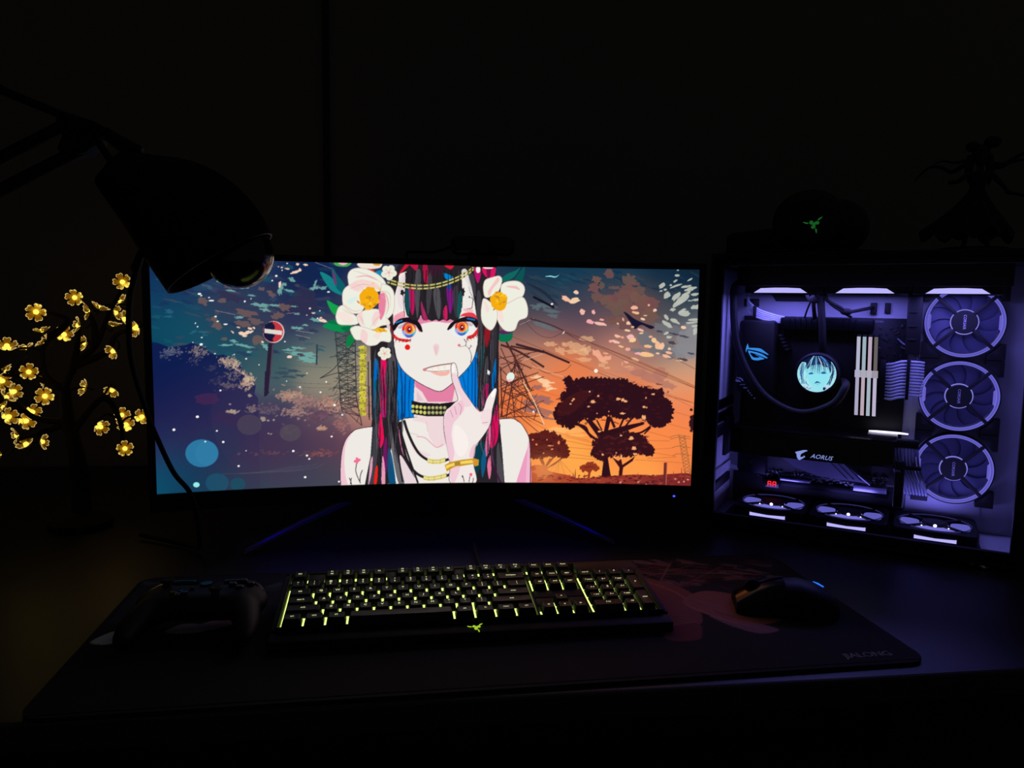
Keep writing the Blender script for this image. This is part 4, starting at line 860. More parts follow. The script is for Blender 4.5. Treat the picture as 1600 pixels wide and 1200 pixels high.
# ---------------------------------------------------------------- wide printed mouse pad
def pad_uv(x, y): return x / 900.0, y / 352.0
def paint_pad():
    R = random.Random(11)
    c = Canvas(450, 176, 2, pad_uv)
    c.a[:] = (24, 23, 26)
    P = (0, 0, 1.0)
    for k in range(900):                     # cloth speckle
        c.oval(P, (R.uniform(0, 900), R.uniform(0, 345)), (R.uniform(1, 2.5), R.uniform(1, 2)), R.choice([(30, 28, 30), (18, 18, 22), (26, 26, 30)]), .7, n=6)
    # printed art along the far half: deep blue and plum shapes with coral drapery in front
    c.fill(P, [(0, 0), (900, 0), (900, 110), (820, 130), (760, 150), (690, 130), (600, 140), (540, 120), (300, 120), (150, 150), (60, 150), (0, 150)], (30, 28, 50), smooth=False)
    for _ in range(90):
        x = R.uniform(560, 890); y = R.uniform(5, 110)
        c.blob(P, (x, y), (R.uniform(6, 30), R.uniform(3, 9)), R.choice([(96, 40, 58), (22, 24, 50), (126, 84, 108), (60, 34, 62), (48, 52, 92), (140, 110, 136)]), R, .8, R.uniform(-.3, .9), .4, 11)
    for _ in range(60):
        x = R.uniform(10, 330); y = R.uniform(5, 150)
        c.blob(P, (x, y), (R.uniform(5, 22), R.uniform(3, 8)), R.choice([(24, 40, 56), (40, 60, 76), (86, 88, 100), (22, 26, 46), (70, 66, 84)]), R, .8, R.uniform(-.9, .3), .4, 11)
    co = (158, 96, 90); c2 = (138, 78, 78)
    c.fill(P, [(660, 70), (690, 84), (720, 130), (712, 175), (704, 215), (690, 236), (655, 240), (640, 160)], c2)
    c.fill(P, [(696, 172), (716, 144), (745, 132), (775, 148), (800, 180), (800, 230), (764, 246), (735, 240), (715, 210)], co)
    c.fill(P, [(645, 240), (690, 232), (684, 262), (672, 276), (640, 272)], (120, 58, 62))
    c.fill(P, [(714, 212), (740, 240), (766, 244), (780, 262), (752, 268), (728, 244)], (140, 100, 110))
    for p in [[(668, 76), (700, 130), (706, 170)], [(698, 174), (718, 212), (752, 250)], [(650, 236), (690, 226)]]: c.stroke(P, p, (206, 126, 118), 2.4, .8, taper='both')
    c.fill(P, [(2, 198), (12, 176), (30, 164), (44, 166), (40, 190), (22, 206)], (214, 214, 214))
    c.fill(P, [(74, 178), (88, 160), (112, 164), (122, 176), (112, 186), (84, 186)], (208, 202, 206)); c.fill(P, [(106, 166), (124, 152), (140, 152), (150, 162), (130, 178), (116, 178)], (206, 176, 180))
    for _ in range(60):
        x = R.uniform(640, 800); y = R.uniform(80, 260); c.stroke(P, [(x, y), (x + R.uniform(6, 30), y + R.uniform(10, 36))], R.choice([(120, 60, 64), (178, 110, 104), (96, 50, 58)]), R.uniform(1, 2.5), .45, taper='both')
    for _ in range(14): c.stroke(P, [(R.uniform(600, 880), R.uniform(5, 60)), (R.uniform(640, 890), R.uniform(60, 110))], (150, 110, 130), 1.6, .7)
    return c.result()
pad = thing('mouse_pad', 'extra wide black cloth mouse pad with a coral and navy print under the keyboard', 'mouse pad', (.1027, .6945, DT), math.radians(1.4))
PW, PD, PH = .90, .352, .004
outl = []
rr_ = .022
for cx, cy, a0 in ((PW / 2 - rr_, rr_, -PI / 2), (PW / 2 - rr_, PD - rr_, 0), (-PW / 2 + rr_, PD - rr_, PI / 2), (-PW / 2 + rr_, rr_, PI)):
    outl += [(cx + rr_ * math.cos(a0 + t * PI / 12), cy + rr_ * math.sin(a0 + t * PI / 12)) for t in range(7)]
MB().prism(outl, 0, PH).build('pad_base', mat('pad_rubber', (10, 10, 11), .9), pad, smooth=0)
_pp = paint_pad()
picture_mesh('printed_cloth', _pp, lambda u, v: np.stack([(u - .5) * (PW - .012), PD - .006 - v * (PD - .012), 0 * u + PH + .0004], 1), pic_mat('pad_print', 'picture', emissive=False, rough=.95), pad)
MB().add(*text_shape('JIALONG', .0150, .0002, spacing=.92), T(.390, .0205, PH + .0008)).build('brand_lettering', mat('pad_lettering', (150, 146, 150), .8), pad, smooth=0)
# ---------------------------------------------------------------- curved ultrawide monitor
mon = thing('monitor', 'curved ultrawide black monitor showing an illustrated girl with flowers in her hair', 'monitor', (.038, 1.1515, DT))
mon.rotation_euler = (0, 0, math.radians(-.22))
SW, SH, SR, SZ = .7972, .3337, 1.8, .2671
def arc(u, off=0.0, ext=0.0):
    """point on the curved panel: u 0..1 across, off = how far in front (-) or behind (+)"""
    a = (u - .5) * (SW + ext) / SR
    r = SR + off
    return r * math.sin(a), -SR + r * math.cos(a)
def screen_surf(u, v):
    a = (u - .5) * SW / SR
    return np.stack([SR * np.sin(a), -SR * (1 - np.cos(a)), SZ + (.5 - v) * SH], 1)
picture_mesh('screen', paint_wallpaper(), screen_surf, pic_mat('lit_screen', 'picture', 1.0), mon)
N = 32
# bezel: a curved ring in front of the screen edge, a little proud of it
def ring(top, bot, side, y_front, y_back):
    b = MB()
    for (z0, z1, e0, e1) in ((SZ + SH / 2, SZ + SH / 2 + top, 0, 0), (SZ - SH / 2 - bot, SZ - SH / 2, 0, 0)):
        rings = []
        for i in range(N + 1):
            u = i / N
            x0, y0 = arc(u, -y_front, 2 * side); x1, y1 = arc(u, y_back, 2 * side)
            rings.append([(x0, y0, z0), (x0, y0, z1), (x1, y1, z1), (x1, y1, z0)])
        b.loft(rings)
    for s in (0, 1):
        xs = []
        for e in ((0.0, 2 * side) if s else (2 * side, 0.0)):
            xs.append((arc(s, -y_front, e), arc(s, y_back, e)))
        b.loft([[(p[0][0], p[0][1], z) for p in (xs[0],)] + [(xs[0][1][0], xs[0][1][1], z), (xs[1][1][0], xs[1][1][1], z), (xs[1][0][0], xs[1][0][1], z)] for z in (SZ - SH / 2, SZ + SH / 2)])
    return b
ring(.009, .026, .010, .004, .012).build('bezel', M_black, mon, smooth=30)
# rear shell bulging backwards
rings = []
for i in range(N + 1):
    u = i / N; e = 1 - abs(2 * u - 1) ** 3
    x0, y0 = arc(u, .004, .012); x1, y1 = arc(u, .014 + .045 * e, .012)
    zt = SZ + SH / 2 + .006; zb = SZ - SH / 2 - .022
    rings.append([(x0, y0, zb), (x0, y0, zt), (x1, y1, zt - .05 * e), (x1, y1, zb + .05 * e)])
MB().loft(rings).build('rear_shell', M_black, mon, smooth=30)
led = MB(); x_, y_ = arc(.968, -.0046)
led.ball((x_, y_, .0840), (.0022, .0012, .0016), 10, 6)
led.build('power_light', glow('blue_power_led', (70, 80, 255), 1.6), mon)
# stand
st = MB(); st.box((0, .175, .20), (.07, .03, .25), .008); st.box((0, .12, .23), (.06, .11, .06), .008); st.box((0, .072, .23), (.10, .03, .10), .006)
st.build('stand_neck', M_black, mon)
M_leg = mat('satin_blue_grey_metal', (150, 150, 190), .35, .75)
for s in (-1, 1):
    p = [(0, .215, .078), (s * .05, .185, .070), (s * .19, .060, .034), (s * .281, -.0215, .006)]
    q = spline(p, 5); rings = []
    for i, (x, y, z) in enumerate(q):
        t = i / (len(q) - 1); w = .026 - .012 * t; h = .012 - .007 * t
        rings.append([(x, y - w / 2, z - h / 2), (x, y - w / 2, z + h / 2 - .002), (x, y - w / 2 + .004, z + h / 2), (x, y + w / 2, z + h / 2), (x, y + w / 2, z - h / 2)])
    MB().loft(rings).build('stand_foot', M_leg, mon, smooth=30)
MB().tube([(0, .20, .0), (0, .20, .085)], .030, 24).build('stand_base', M_black, mon)
# ambient light strip on the underside of the rear shell
MB().box((0, .022, SZ - SH / 2 - .0245), (.54, .010, .004), .001).build('light_strip', glow('blue_light_strip', (20, 6, 255), 1.0), mon, smooth=0)

# ---------------------------------------------------------------- webcam on the monitor
M_cam = mat('webcam_plastic', (22, 22, 24), .35)
wc = thing('webcam', 'small black bar webcam clipped on top of the monitor', 'webcam', (.1085, 1.15, DT + .4385))
MB().box((0, .012, .0262), (.0975, .026, .029), .011, seg=4).build('body', M_cam, wc)
w = MB(); w.tube([(0, -.0005, .0262), (0, -.0035, .0262)], .011, 24); w.build('lens', M_gloss, wc)
w = MB(); w.box((0, .015, .0085), (.044, .04, .007), .002); w.box((0, -.010, .0005), (.040, .0035, .014), .001); w.box((0, .066, -.02), (.04, .008, .05), .002); w.box((0, .045, .0075), (.04, .046, .004), .001)
w.build('clip', M_cam, wc)
w = MB(); w.tube(spline([(-.045, .024, .026), (-.075, .03, .0165), (-.112, .03, .0155), (-.114, .045, .002), (-.112, .075, -.06)], 6), .0022, 8); w.build('cable', M_rubber, wc)
# ---------------------------------------------------------------- backlit full-size keyboard
kb = thing('keyboard', 'black full-size mechanical keyboard with yellow-green backlight on the mouse pad', 'keyboard', (.068, .8656, DT + .004), math.radians(1.3))
U = .01905
TILT = math.radians(7.0)
KT = Matrix.Translation((0, 0, .0190)) @ Euler((TILT, 0, 0)).to_matrix().to_4x4()     # plate plane: origin under the A row, x = 11 units
M_kcase = mat('keyboard_case', (8, 8, 8), .6, spec=.3, bump=(700, .03))
M_key = mat('keycap_plastic', (13, 13, 13), .5, spec=.35, bump=(900, .03))
M_leg_ = glow('key_legend_light', (196, 200, 146), 1.3)
M_backl = glow('key_backlight', (220, 252, 128), 1.7)
xl, xr = (-11.25) * U, (11.85) * U
yf, yb = -2.62 * U, 4.15 * U
c_ = MB()
# tray (side walls around the keys), wrist lip and underside
prof = [(yf - .021, -.0205 + .0062 + .0), (yf - .019, -.004), (yf - .006, .0018), (yf, .0020)]
c_.box((0.5 * (xl + xr), (yf - .010), -.0035), (xr - xl + .012, .020, .0115), .003, KT)
c_.box((0.5 * (xl + xr), (yb + .0035), -.002), (xr - xl + .012, .007, .012), .002, KT)
c_.box((xl - .003, .5 * (yf + yb), -.002), (.006, yb - yf, .012), .002, KT)
c_.box((xr + .003, .5 * (yf + yb), -.002), (.006, yb - yf, .012), .002, KT)
c_.box((0.5 * (xl + xr), .5 * (yf + yb) - .006, -.0065), (xr - xl + .012, yb - yf + .030, .007), .002, KT)
# raised deck strips between and around key blocks
def deck(x0, x1, y0, y1, h=.0075):
    c_.box(((x0 + x1) / 2 * U, (y0 + y1) / 2 * U, h / 2 - .002), ((x1 - x0) * U, (y1 - y0) * U, h + .004), .0012, KT)
deck(-11.25, 11.85, 3.86, 4.15)
deck(7.62, 11.85, 2.62, 4.0)
deck(-11.25, -11.12, -2.62, 4.0); deck(11.62, 11.85, -2.62, 2.7)
deck(-11.2, 11.8, -2.62, -2.56)
deck(-11.2, 7.64, 2.54, 2.72, .0065); deck(1.0 - 11, 2.0 - 11, 2.5, 4.0, .0065); deck(-5, -4.5, 2.5, 4, .0065); deck(-.5, 0, 2.5, 4, .0065)
for x0, y0, y1 in ((4.045, -2.6, 2.6), (7.29, -2.6, 2.6), (4.045, 2.6, 3.9)): deck(x0, x0 + .16, y0, y1, .0055)
deck(-11.14, -11.085, -2.6, 3.9, .005); deck(11.53, 11.64, -2.6, 2.7, .005)
deck(4.18, 7.34, -.45, .5, .0065); deck(4.18, 5.25, -1.45, -.5, .0065); deck(6.3, 7.34, -1.45, -.5, .0065)
c_.build('body', M_kcase, kb, smooth=30)
b = MB(); b.box((.3 * U, .03 * U, -.0018), (22.9 * U, 5.35 * U, .0010), 0, KT); b.box((-1.8 * U, 3.2 * U, -.0018), (18.2 * U, 1.2 * U, .001), 0, KT)
b.build('backlight_plate', M_backl, kb, smooth=0)

def key_mesh(w, h=1.0):
    wb, hb = w * U - .0021, h * U - .0016
    wt, ht = wb - .0050, hb - .0042
    def rr(wx, wy, z, r, dy=0):
        out = []
        for cx, cy, a0 in ((wx / 2 - r, wy / 2 - r, 0), (-wx / 2 + r, wy / 2 - r, PI / 2), (-wx / 2 + r, -wy / 2 + r, PI), (wx / 2 - r, -wy / 2 + r, 1.5 * PI)):
            out += [(cx + r * math.cos(a0 + k * PI / 6), cy + r * math.sin(a0 + k * PI / 6) + dy, z) for k in range(4)]
        return out
    m_ = MB()
    rings = [rr(wb, hb, 0, .0012), rr(wb - .0012, hb - .001, .003, .0014), rr(wt + .0006, ht + .0006, .0082, .002, .0006), rr(wt - .001, ht - .001, .0088, .002, .0006), rr(wt * .55, ht * .55, .0083, .0015, .0006)]
    m_.loft(rings)
    return m_
KEYS = []
def row(y, x0, items):
    x = x0
    for it in items:
        if isinstance(it, (int, float)): x += it; continue
        lab, w = it if isinstance(it, tuple) else (it, 1.0)
        KEYS.append((lab, x + w / 2, y, w, 1.0)); x += w
row(3.25, 0, ['esc', 1, 'F1\n__', 'F2\n__', 'F3\n__', 'F4', .5, 'F5\n__', 'F6\n__', 'F7\n__', 'F8', .5, 'F9\n__', 'F10\n__', 'F11\n_', 'F12\n_', .25, 'PrtSc', 'ScrLk', 'Pause'])
row(2, 0, ['~\n`', '!\n1', '@\n2', '#\n3', '$\n4', '%\n5', '^\n6', '&\n7', '*\n8', '(\n9', ')\n0', '_\n-', '+\n=', ('backspace', 2), .25, 'ins', 'home', 'pgup', .25, 'num lk', '/', '*', '-'])
row(1, 0, [('tab', 1.5), 'Q', 'W', 'E', 'R', 'T', 'Y', 'U', 'I', 'O', 'P', '{\n[', '}\n]', ('|\n\\', 1.5), .25, 'del', 'end', 'pgdn', .25, '7 home', '8 ^', '9 pgup'])
row(0, 0, [('caps lk', 1.75), 'A', 'S', 'D', 'F', 'G', 'H', 'J', 'K', 'L', ':\n;', '"\n\'', ('enter', 2.25), 3.5, '4 <', '5', '6 >'])
row(-1, 0, [('shift', 2.25), 'Z', 'X', 'C', 'V', 'B', 'N', 'M', '<\n,', '>\n.', '?\n/', ('shift', 2.75), 1.25, '^', 1.25, '1 end', '2 v', '3 pgdn'])
row(-2, 0, [('ctrl', 1.25), ('win', 1.25), ('alt', 1.25), ('', 6.25), ('alt', 1.25), ('fn', 1.25), ('menu', 1.25), ('ctrl', 1.25), .25, '<', 'v', '>', .25, ('0 ins', 2), '. del'])
KEYS.append(('+', 22.0, .5, 1.0, 2.0)); KEYS.append(('enter', 22.0, -1.5, 1.0, 2.0))
NM = {'': 'space_bar', 'enter': 'enter_key', 'shift': 'shift_key', 'ctrl': 'control_key', 'alt': 'alt_key', 'tab': 'tab_key', 'caps lk': 'caps_lock_key', 'backspace': 'backspace_key', 'esc': 'escape_key', 'win': 'system_key', 'fn': 'function_key', 'menu': 'menu_key'}
protos = {}
_leg = {}
for lab, x, y, w_, h_ in KEYS:
    # the rows are sculpted: each row leans a little
    lift = {3.25: .0010, 2: .0006, 1: 0, 0: -.0003, -1: 0, -2: .0004}.get(y, 0)
    lean = {3.25: .10, 2: .08, 1: .03, 0: -.01, -1: -.05, -2: -.06}.get(y, 0)
    Mx = KT @ Matrix.Translation(((x - 11) * U, y * U, .0042 + lift)) @ Euler((lean, 0, 0)).to_matrix().to_4x4()
    nm = NM.get(lab, 'key')
    if (w_, h_) not in protos:
        o = key_mesh(w_, h_).build(nm, M_key, kb, smooth=32); protos[(w_, h_)] = o
    else:
        o = inst(protos[(w_, h_)], nm, kb)
    o.matrix_local = Mx
    if lab:
        if lab not in _leg:
            g = MB()
            lines = lab.split('\n')
            for i, t in enumerate(lines):
                sz = .0052 if len(t) == 1 else (.0036 if len(t) <= 3 else .0030)
                if len(lines) > 1: sz = min(sz, .0040)
                off = 0 if len(lines) == 1 else (.0022 - .0046 * i)
                if set(t) == {'_'}:
                    g.box((0, off, 0), (.0011 * len(t) + .0012, .0011, .0002), 0)
                else:
                    g.add(*text_shape(t, sz, .0001), T(0, off, 0))
            _leg[lab] = g.build('legend', M_leg_, o, smooth=0)
            L_ = _leg[lab]
        else:
            L_ = inst(_leg[lab], 'legend', o)
        L_.location = (0, .0006 if h_ == 1 else 0, .0090)
# emblem on the front lip, status light, cable
def emblem_shapes(b, s, Mx):
    """three interlocked curled snakes"""
    for k in range(3):
        A = T(rz=k * 2 * PI / 3)
        p = spline([(-.05, .10), (.16, .30), (.42, .34), (.60, .14), (.46, -.10), (.20, -.06), (.10, -.24), (-.10, -.12)], 5, closed=True)
        b.prism([(x * s, y * s) for x, y in p], 0, .0004, Mx @ A)
        q = [(.40, .42), (.62, .52), (.94, .86), (.66, .78), (.46, .62)]
        b.prism([(x * s, y * s) for x, y in spline(q, 4, closed=True)], 0, .0004, Mx @ A)
e = MB(); emblem_shapes(e, .0082, KT @ T(.2 * U, yf - .0105, .0024))
e.build('snake_emblem', glow('green_emblem', (172, 212, 52), .9), kb, smooth=0)
s_ = MB(); s_.ball(((19.35 - 11) * U, 3.30 * U, .0062), (.0016, .0016, .0008), 10, 6, KT); s_.build('status_light', glow('white_status_led', (235, 235, 245), 1.5), kb)
MB().tube(spline([(.03, .082, .022), (.032, .12, .014), (.034, .17, .0042), (.034, .22, .0042), (.036, .27, .0042)], 6), .0026, 8).build('cable', M_rubber, kb)
# ---------------------------------------------------------------- glass-sided computer
pc = thing('computer', 'glass sided tower computer with violet lit fans standing right of the monitor', 'computer', (.5237, 1.2219, DT), math.radians(-36.0))
OFF = (0, 0, .03)
def pb(b, name, m_, parent=pc, smooth=30):
    return b.build(name, m_, parent, smooth, OFF if parent is pc else None)
M_white = mat('white_powder_coat', (205, 205, 212), .6, bump=(600, .03))
M_cblk = mat('black_powder_coat', (6, 6, 7), .6, bump=(600, .04))
M_pcb = mat('black_circuit_board', (4, 4, 7), .5, var=(120, .5))
M_sink = mat('dark_heatsink_metal', (22, 22, 28), .42, .8)
M_slv = mat('white_cable_sleeve', (226, 230, 240), .8, bump=(1500, .2))
M_dslv = mat('grey_cable_sleeve', (120, 122, 140), .8, bump=(1500, .2))
M_chrome = mat('bare_metal', (150, 150, 155), .3, 1.0)
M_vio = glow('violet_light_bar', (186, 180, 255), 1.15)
M_ring = glow('violet_ring_light', (112, 106, 236), .66)
M_hot = glow('white_violet_led', (240, 232, 255), 3.0)
M_blade = mat('milky_fan_blade', (74, 74, 104), .6)
# shell: black outside, the chamber panels white inside
b = MB()
b.box((.2175, .128, -.0222), (.475, .292, .005), .002)            # bottom
b.box((.2175, .128, .4312), (.475, .292, .0115), .003)             # top
b.box((.2175, .272, .205), (.475, .006, .448), .002)               # far side panel
b.box((-.017, .128, .205), (.006, .292, .448), .002)               # rear
b.box((.452, .272 - .05, .205), (.006, .10, .448), .002)
for x in (-.05 * 0 - .010, .4425):
    b.box((x, -.006, .2055), (.020 if x < 0 else .025, .010, .459), .002)      # front uprights
b.box((.2175, -.006, -.0138), (.475, .010, .0215), .002)
b.box((.2175, -.006, .4265), (.475, .010, .019), .002)
pb(b, 'case_frame', M_cblk)
for x, y in ((.02, .02), (.41, .02), (.02, .24), (.41, .24)):
    pb(MB().tube([(x, y, -.0242), (x, y, -.0299)], .014, 16), 'foot', M_rubber)
b = MB(); b.box((-.0115, .07, .20), (.005, .155, .43), .001); pb(b, 'rear_panel', M_white)
b = MB(); b.box((.2175, .152, .203), (.465, .004, .442), .001); b.box((.345, .1485, .203), (.11, .004, .43), .001)
pb(b, 'motherboard_tray', M_white)
b = MB(); b.box((.143, .1485, .012), (.288, .006, .058), .001); pb(b, 'lower_tray_cover', M_cblk)
b = MB(); b.box((.203, .07, -.0172), (.39, .150, .0012), .0004); pb(b, 'floor_filter', M_cblk)
b = MB(); b.box((.2175, .07, -.0190), (.46, .156, .003), .001); pb(b, 'chamber_floor', M_white)
b = MB(); b.box((.2175, .07, .4225), (.46, .156, .005), .001); pb(b, 'chamber_roof', M_cblk)
# glass: side pane and front pane
M_glass = bpy.data.materials.new('tempered_glass'); M_glass.use_nodes = True
_N = M_glass.node_tree.nodes; _L = M_glass.node_tree.links
for n in list(_N):
    if n.type == 'BSDF_PRINCIPLED': _N.remove(n)
_t = _N.new('ShaderNodeBsdfTransparent'); _t.inputs[0].default_value = (.96, .96, .97, 1)
_g = _N.new('ShaderNodeBsdfGlossy'); _g.inputs['Roughness'].default_value = .02
_f = _N.new('ShaderNodeFresnel'); _f.inputs[0].default_value = 1.35
_x = _N.new('ShaderNodeMixShader')
_L.new(_f.outputs[0], _x.inputs[0]); _L.new(_t.outputs[0], _x.inputs[1]); _L.new(_g.outputs[0], _x.inputs[2]); _L.new(_x.outputs[0], _N['Material Output'].inputs['Surface'])
pb(MB().box((.215, -.0125, .205), (.468, .003, .46), .0005), 'side_glass', M_glass, smooth=0)
pb(MB().box((.4535, .07, .205), (.003, .158, .43), .0005), 'front_glass', M_glass, smooth=0)
# black slots pressed in the tray, cable cover
b = MB(); b.prism([(.052, .3735), (.128, .3735), (.118, .3610), (.060, .3610)], 0, .002, Matrix(((1, 0, 0, 0), (0, 0, 1, .1475), (0, 1, 0, 0), (0, 0, 0, 1))))
b.box((.018, .145, .358), (.026, .008, .014), .001); b.box((.222, .146, .350), (.010, .008, .020), .001); b.box((.2435, .147, .351), (.009, .004, .018), .0008)
pb(b, 'cable_grommet', M_cblk)
b = MB(); b.box((.285, .128, .3275), (.022, .034, .105), .002)
for z in (.30, .322, .345): b.box((.283, .1105, z), (.012, .003, .003), .0005)
pb(b, 'cable_cover', M_cblk)
# rear slot covers and i/o plate seen edge on along the rear wall
for i, z in enumerate((.0545, .0165, .155, .178)):
    b = MB(); b.box((-.0075, .075, z), (.004, .128, .0172), .0008)
    for k in range(6): b.box((-.0055, .03 + k * .017, z), (.001, .004, .010), 0)
    pb(b, 'slot_cover', M_white if i < 2 else M_sink)
b = MB(); b.box((-.0065, .11, .115), (.006, .06, .07), .001); b.box((-.0065, .06, .035), (.006, .14, .014), .001); b.box((-.006, .08, .132), (.006, .13, .02), .001)
pb(b, 'slot_frame', M_cblk)

# motherboard ---------------------------------------------------------------------
mb = MB(); mb.box((.142, .146, .19), (.272, .003, .288), .0005)
mobo = pb(mb, 'motherboard', M_pcb)
def mbp(b, name, m_, smooth=30): return b.build(name, m_, mobo, smooth)
b = MB()
b.box((.040, .115, .262), (.062, .058, .128), .006); b.box((.055, .122, .195), (.03, .044, .03), .004)
for k in range(5): b.box((.078 + k * .003, .118, .300 - k * .006), (.006, .046, .004), .001)
mbp(b, 'io_shroud', M_cblk)
b = MB(); b.box((.150, .128, .3215), (.150, .034, .022), .003)
for k in range(7): b.box((.09 + k * .009, .110, .3215), (.003, .004, .020), .0005)
for k in range(3): b.box((.18 + k * .009, .110, .3215), (.003, .004, .020), .0005)
mbp(b, 'power_heatsink', M_sink)
# tiny parts along the right edge of the board
b = MB(); rr = random.Random(3)
for k in range(70):
    b.box((rr.uniform(.235, .272), .143, rr.uniform(.20, .325)), (rr.uniform(.001, .004), .003, rr.uniform(.001, .003)), 0)
for k in range(150):
    x = rr.uniform(.045, .265); b.box((x, .142, rr.uniform(.034, .052)), (rr.uniform(.001, .005), .006, rr.uniform(.001, .004)), 0)
for k in range(60): b.box((rr.uniform(.215, .262), .1405, rr.uniform(.034, .060)), (rr.uniform(.001, .004), .008, rr.uniform(.001, .003)), 0)
mbp(b, 'surface_components', M_chrome, 0)
b = MB()
b.add(*text_shape('DDR4', .005, .0002), Matrix.Translation((.232, .1436, .328)) @ Euler((PI / 2, 0, 0)).to_matrix().to_4x4())
mbp(b, 'board_lettering', mat('white_print', (170, 170, 180), .7), 0)
# angled plates under the graphics card
def wallpoly(b, pts, y0, y1): return b.prism(pts, -y1, -y0, Matrix(((1, 0, 0, 0), (0, 0, -1, 0), (0, 1, 0, 0), (0, 0, 0, 1))))
b = MB(); wallpoly(b, [(.085, .0830), (.188, .0830), (.236, .050), (.150, .0535), (.110, .066)], .118, .143)
for k in range(3): wallpoly(b, [(.165 + k * .011, .0815), (.169 + k * .011, .0815), (.199 + k * .011, .0535), (.195 + k * .011, .0535)], .1165, .120)
mbp(b, 'chipset_heatsink', mat('anodised_heatsink', (96, 94, 112), .45))
b = MB(); b.tube([(.2165, .113, .064), (.2355, .113, .049)], .0009, 6); mbp(b, 'bright_edge', M_chrome)
b = MB(); b.box((.16, .139, .030), (.21, .012, .012), .002); b.box((.035, .138, .067), (.05, .012, .05), .002)
for k in range(4): b.tube([(.030, .128, .086 - k * .011), (.030, .138, .086 - k * .011)], .0042, 10)
mbp(b, 'lower_connectors', M_sink)
b = MB(); b.box((.112, .1325, .0385), (.052, .010, .0045), .001); b.box((.235, .132, .038), (.052, .010, .010), .001)
mbp(b, 'slot_contacts', mat('nickel_contacts', (190, 186, 215), .35, .9))
# two-digit debug display
dbg = MB(); dbg.box((.0735, .1285, .0285), (.024, .010, .014), .001); dbg = mbp(dbg, 'debug_display', M_gloss)
b = MB()
SEG = {'a': ((-.5, 1), (.5, 1)), 'b': ((.5, 1), (.5, 0)), 'c': ((.5, 0), (.5, -1)), 'e': ((-.5, 0), (-.5, -1)), 'f': ((-.5, 1), (-.5, 0)), 'g': ((-.5, 0), (.5, 0))}
for dx in (-.0043, .0043):
    for k in 'abcefg':
        (x0, z0), (x1, z1) = SEG[k]
        b.tube([(.0735 + dx + x0 * .0050, .1230, .0285 + z0 * .0042), (.0735 + dx + x1 * .0050, .1230, .0285 + z1 * .0042)], .00085, 6)
b.build('red_digits', glow('red_digits', (255, 36, 44), 1.6), dbg)
# eye emblem on the shroud, second small emblem, slanted lettering
def wallshape(b, P, y): return wallpoly(b, P, y - .0006, y)
def px2(cx, cz, s, P): return [(cx + x * s, cz - y * s) for x, y in P]
b = MB()
_e = lambda P: [(.0213 + (x - 540) / 16.2 * .00105, .2845 - (y - 180) / 17.1 * .00112) for x, y in P]
wallshape(b, _e([(640, 290), (760, 285), (900, 288), (970, 300), (1060, 360), (1180, 450), (1160, 460), (1060, 420), (940, 380), (800, 350), (650, 330)]), .0852)
wallshape(b, _e([(625, 360), (720, 375), (860, 400), (1000, 440), (1090, 490), (1160, 540), (1130, 555), (1060, 530), (930, 480), (840, 450), (700, 410), (690, 450), (760, 530), (800, 548), (900, 548), (960, 530), (820, 465), (860, 475), (1080, 570), (1040, 585), (900, 620), (790, 615), (740, 590), (690, 500), (650, 430)]), .0852)
wallshape(b, _e([(610, 170), (630, 230), (650, 300), (640, 330), (600, 330), (575, 420), (568, 350), (585, 250)]), .0852)
mbp(b, 'eye_emblem', glow('blue_emblem', (58, 146, 240), .95), 0)
b = MB()
_k = lambda P: [(.0075 + (x - 330) * .0000545, .2235 - (y - 220) * .000056) for x, y in P]
wallshape(b, _k([(330, 225), (490, 220), (560, 270), (590, 330), (560, 325), (500, 270), (440, 245)]), .0852)
wallshape(b, _k([(330, 300), (350, 355), (520, 360), (440, 290), (400, 320), (370, 280)]), .0852)
for P in ([(470, 445), (640, 420), (650, 440), (480, 460)], [(600, 520), (710, 520), (720, 555), (600, 560)], [(730, 600), (770, 620), (790, 650), (750, 660)], [(790, 680), (840, 680), (840, 715), (800, 720)], [(850, 740), (900, 745), (890, 780), (850, 775)], [(940, 830), (990, 840), (985, 870), (945, 870)]):
    wallshape(b, _k(P), .0852)
mbp(b, 'shroud_lettering', mat('silver_print', (215, 220, 235), .5), 0)

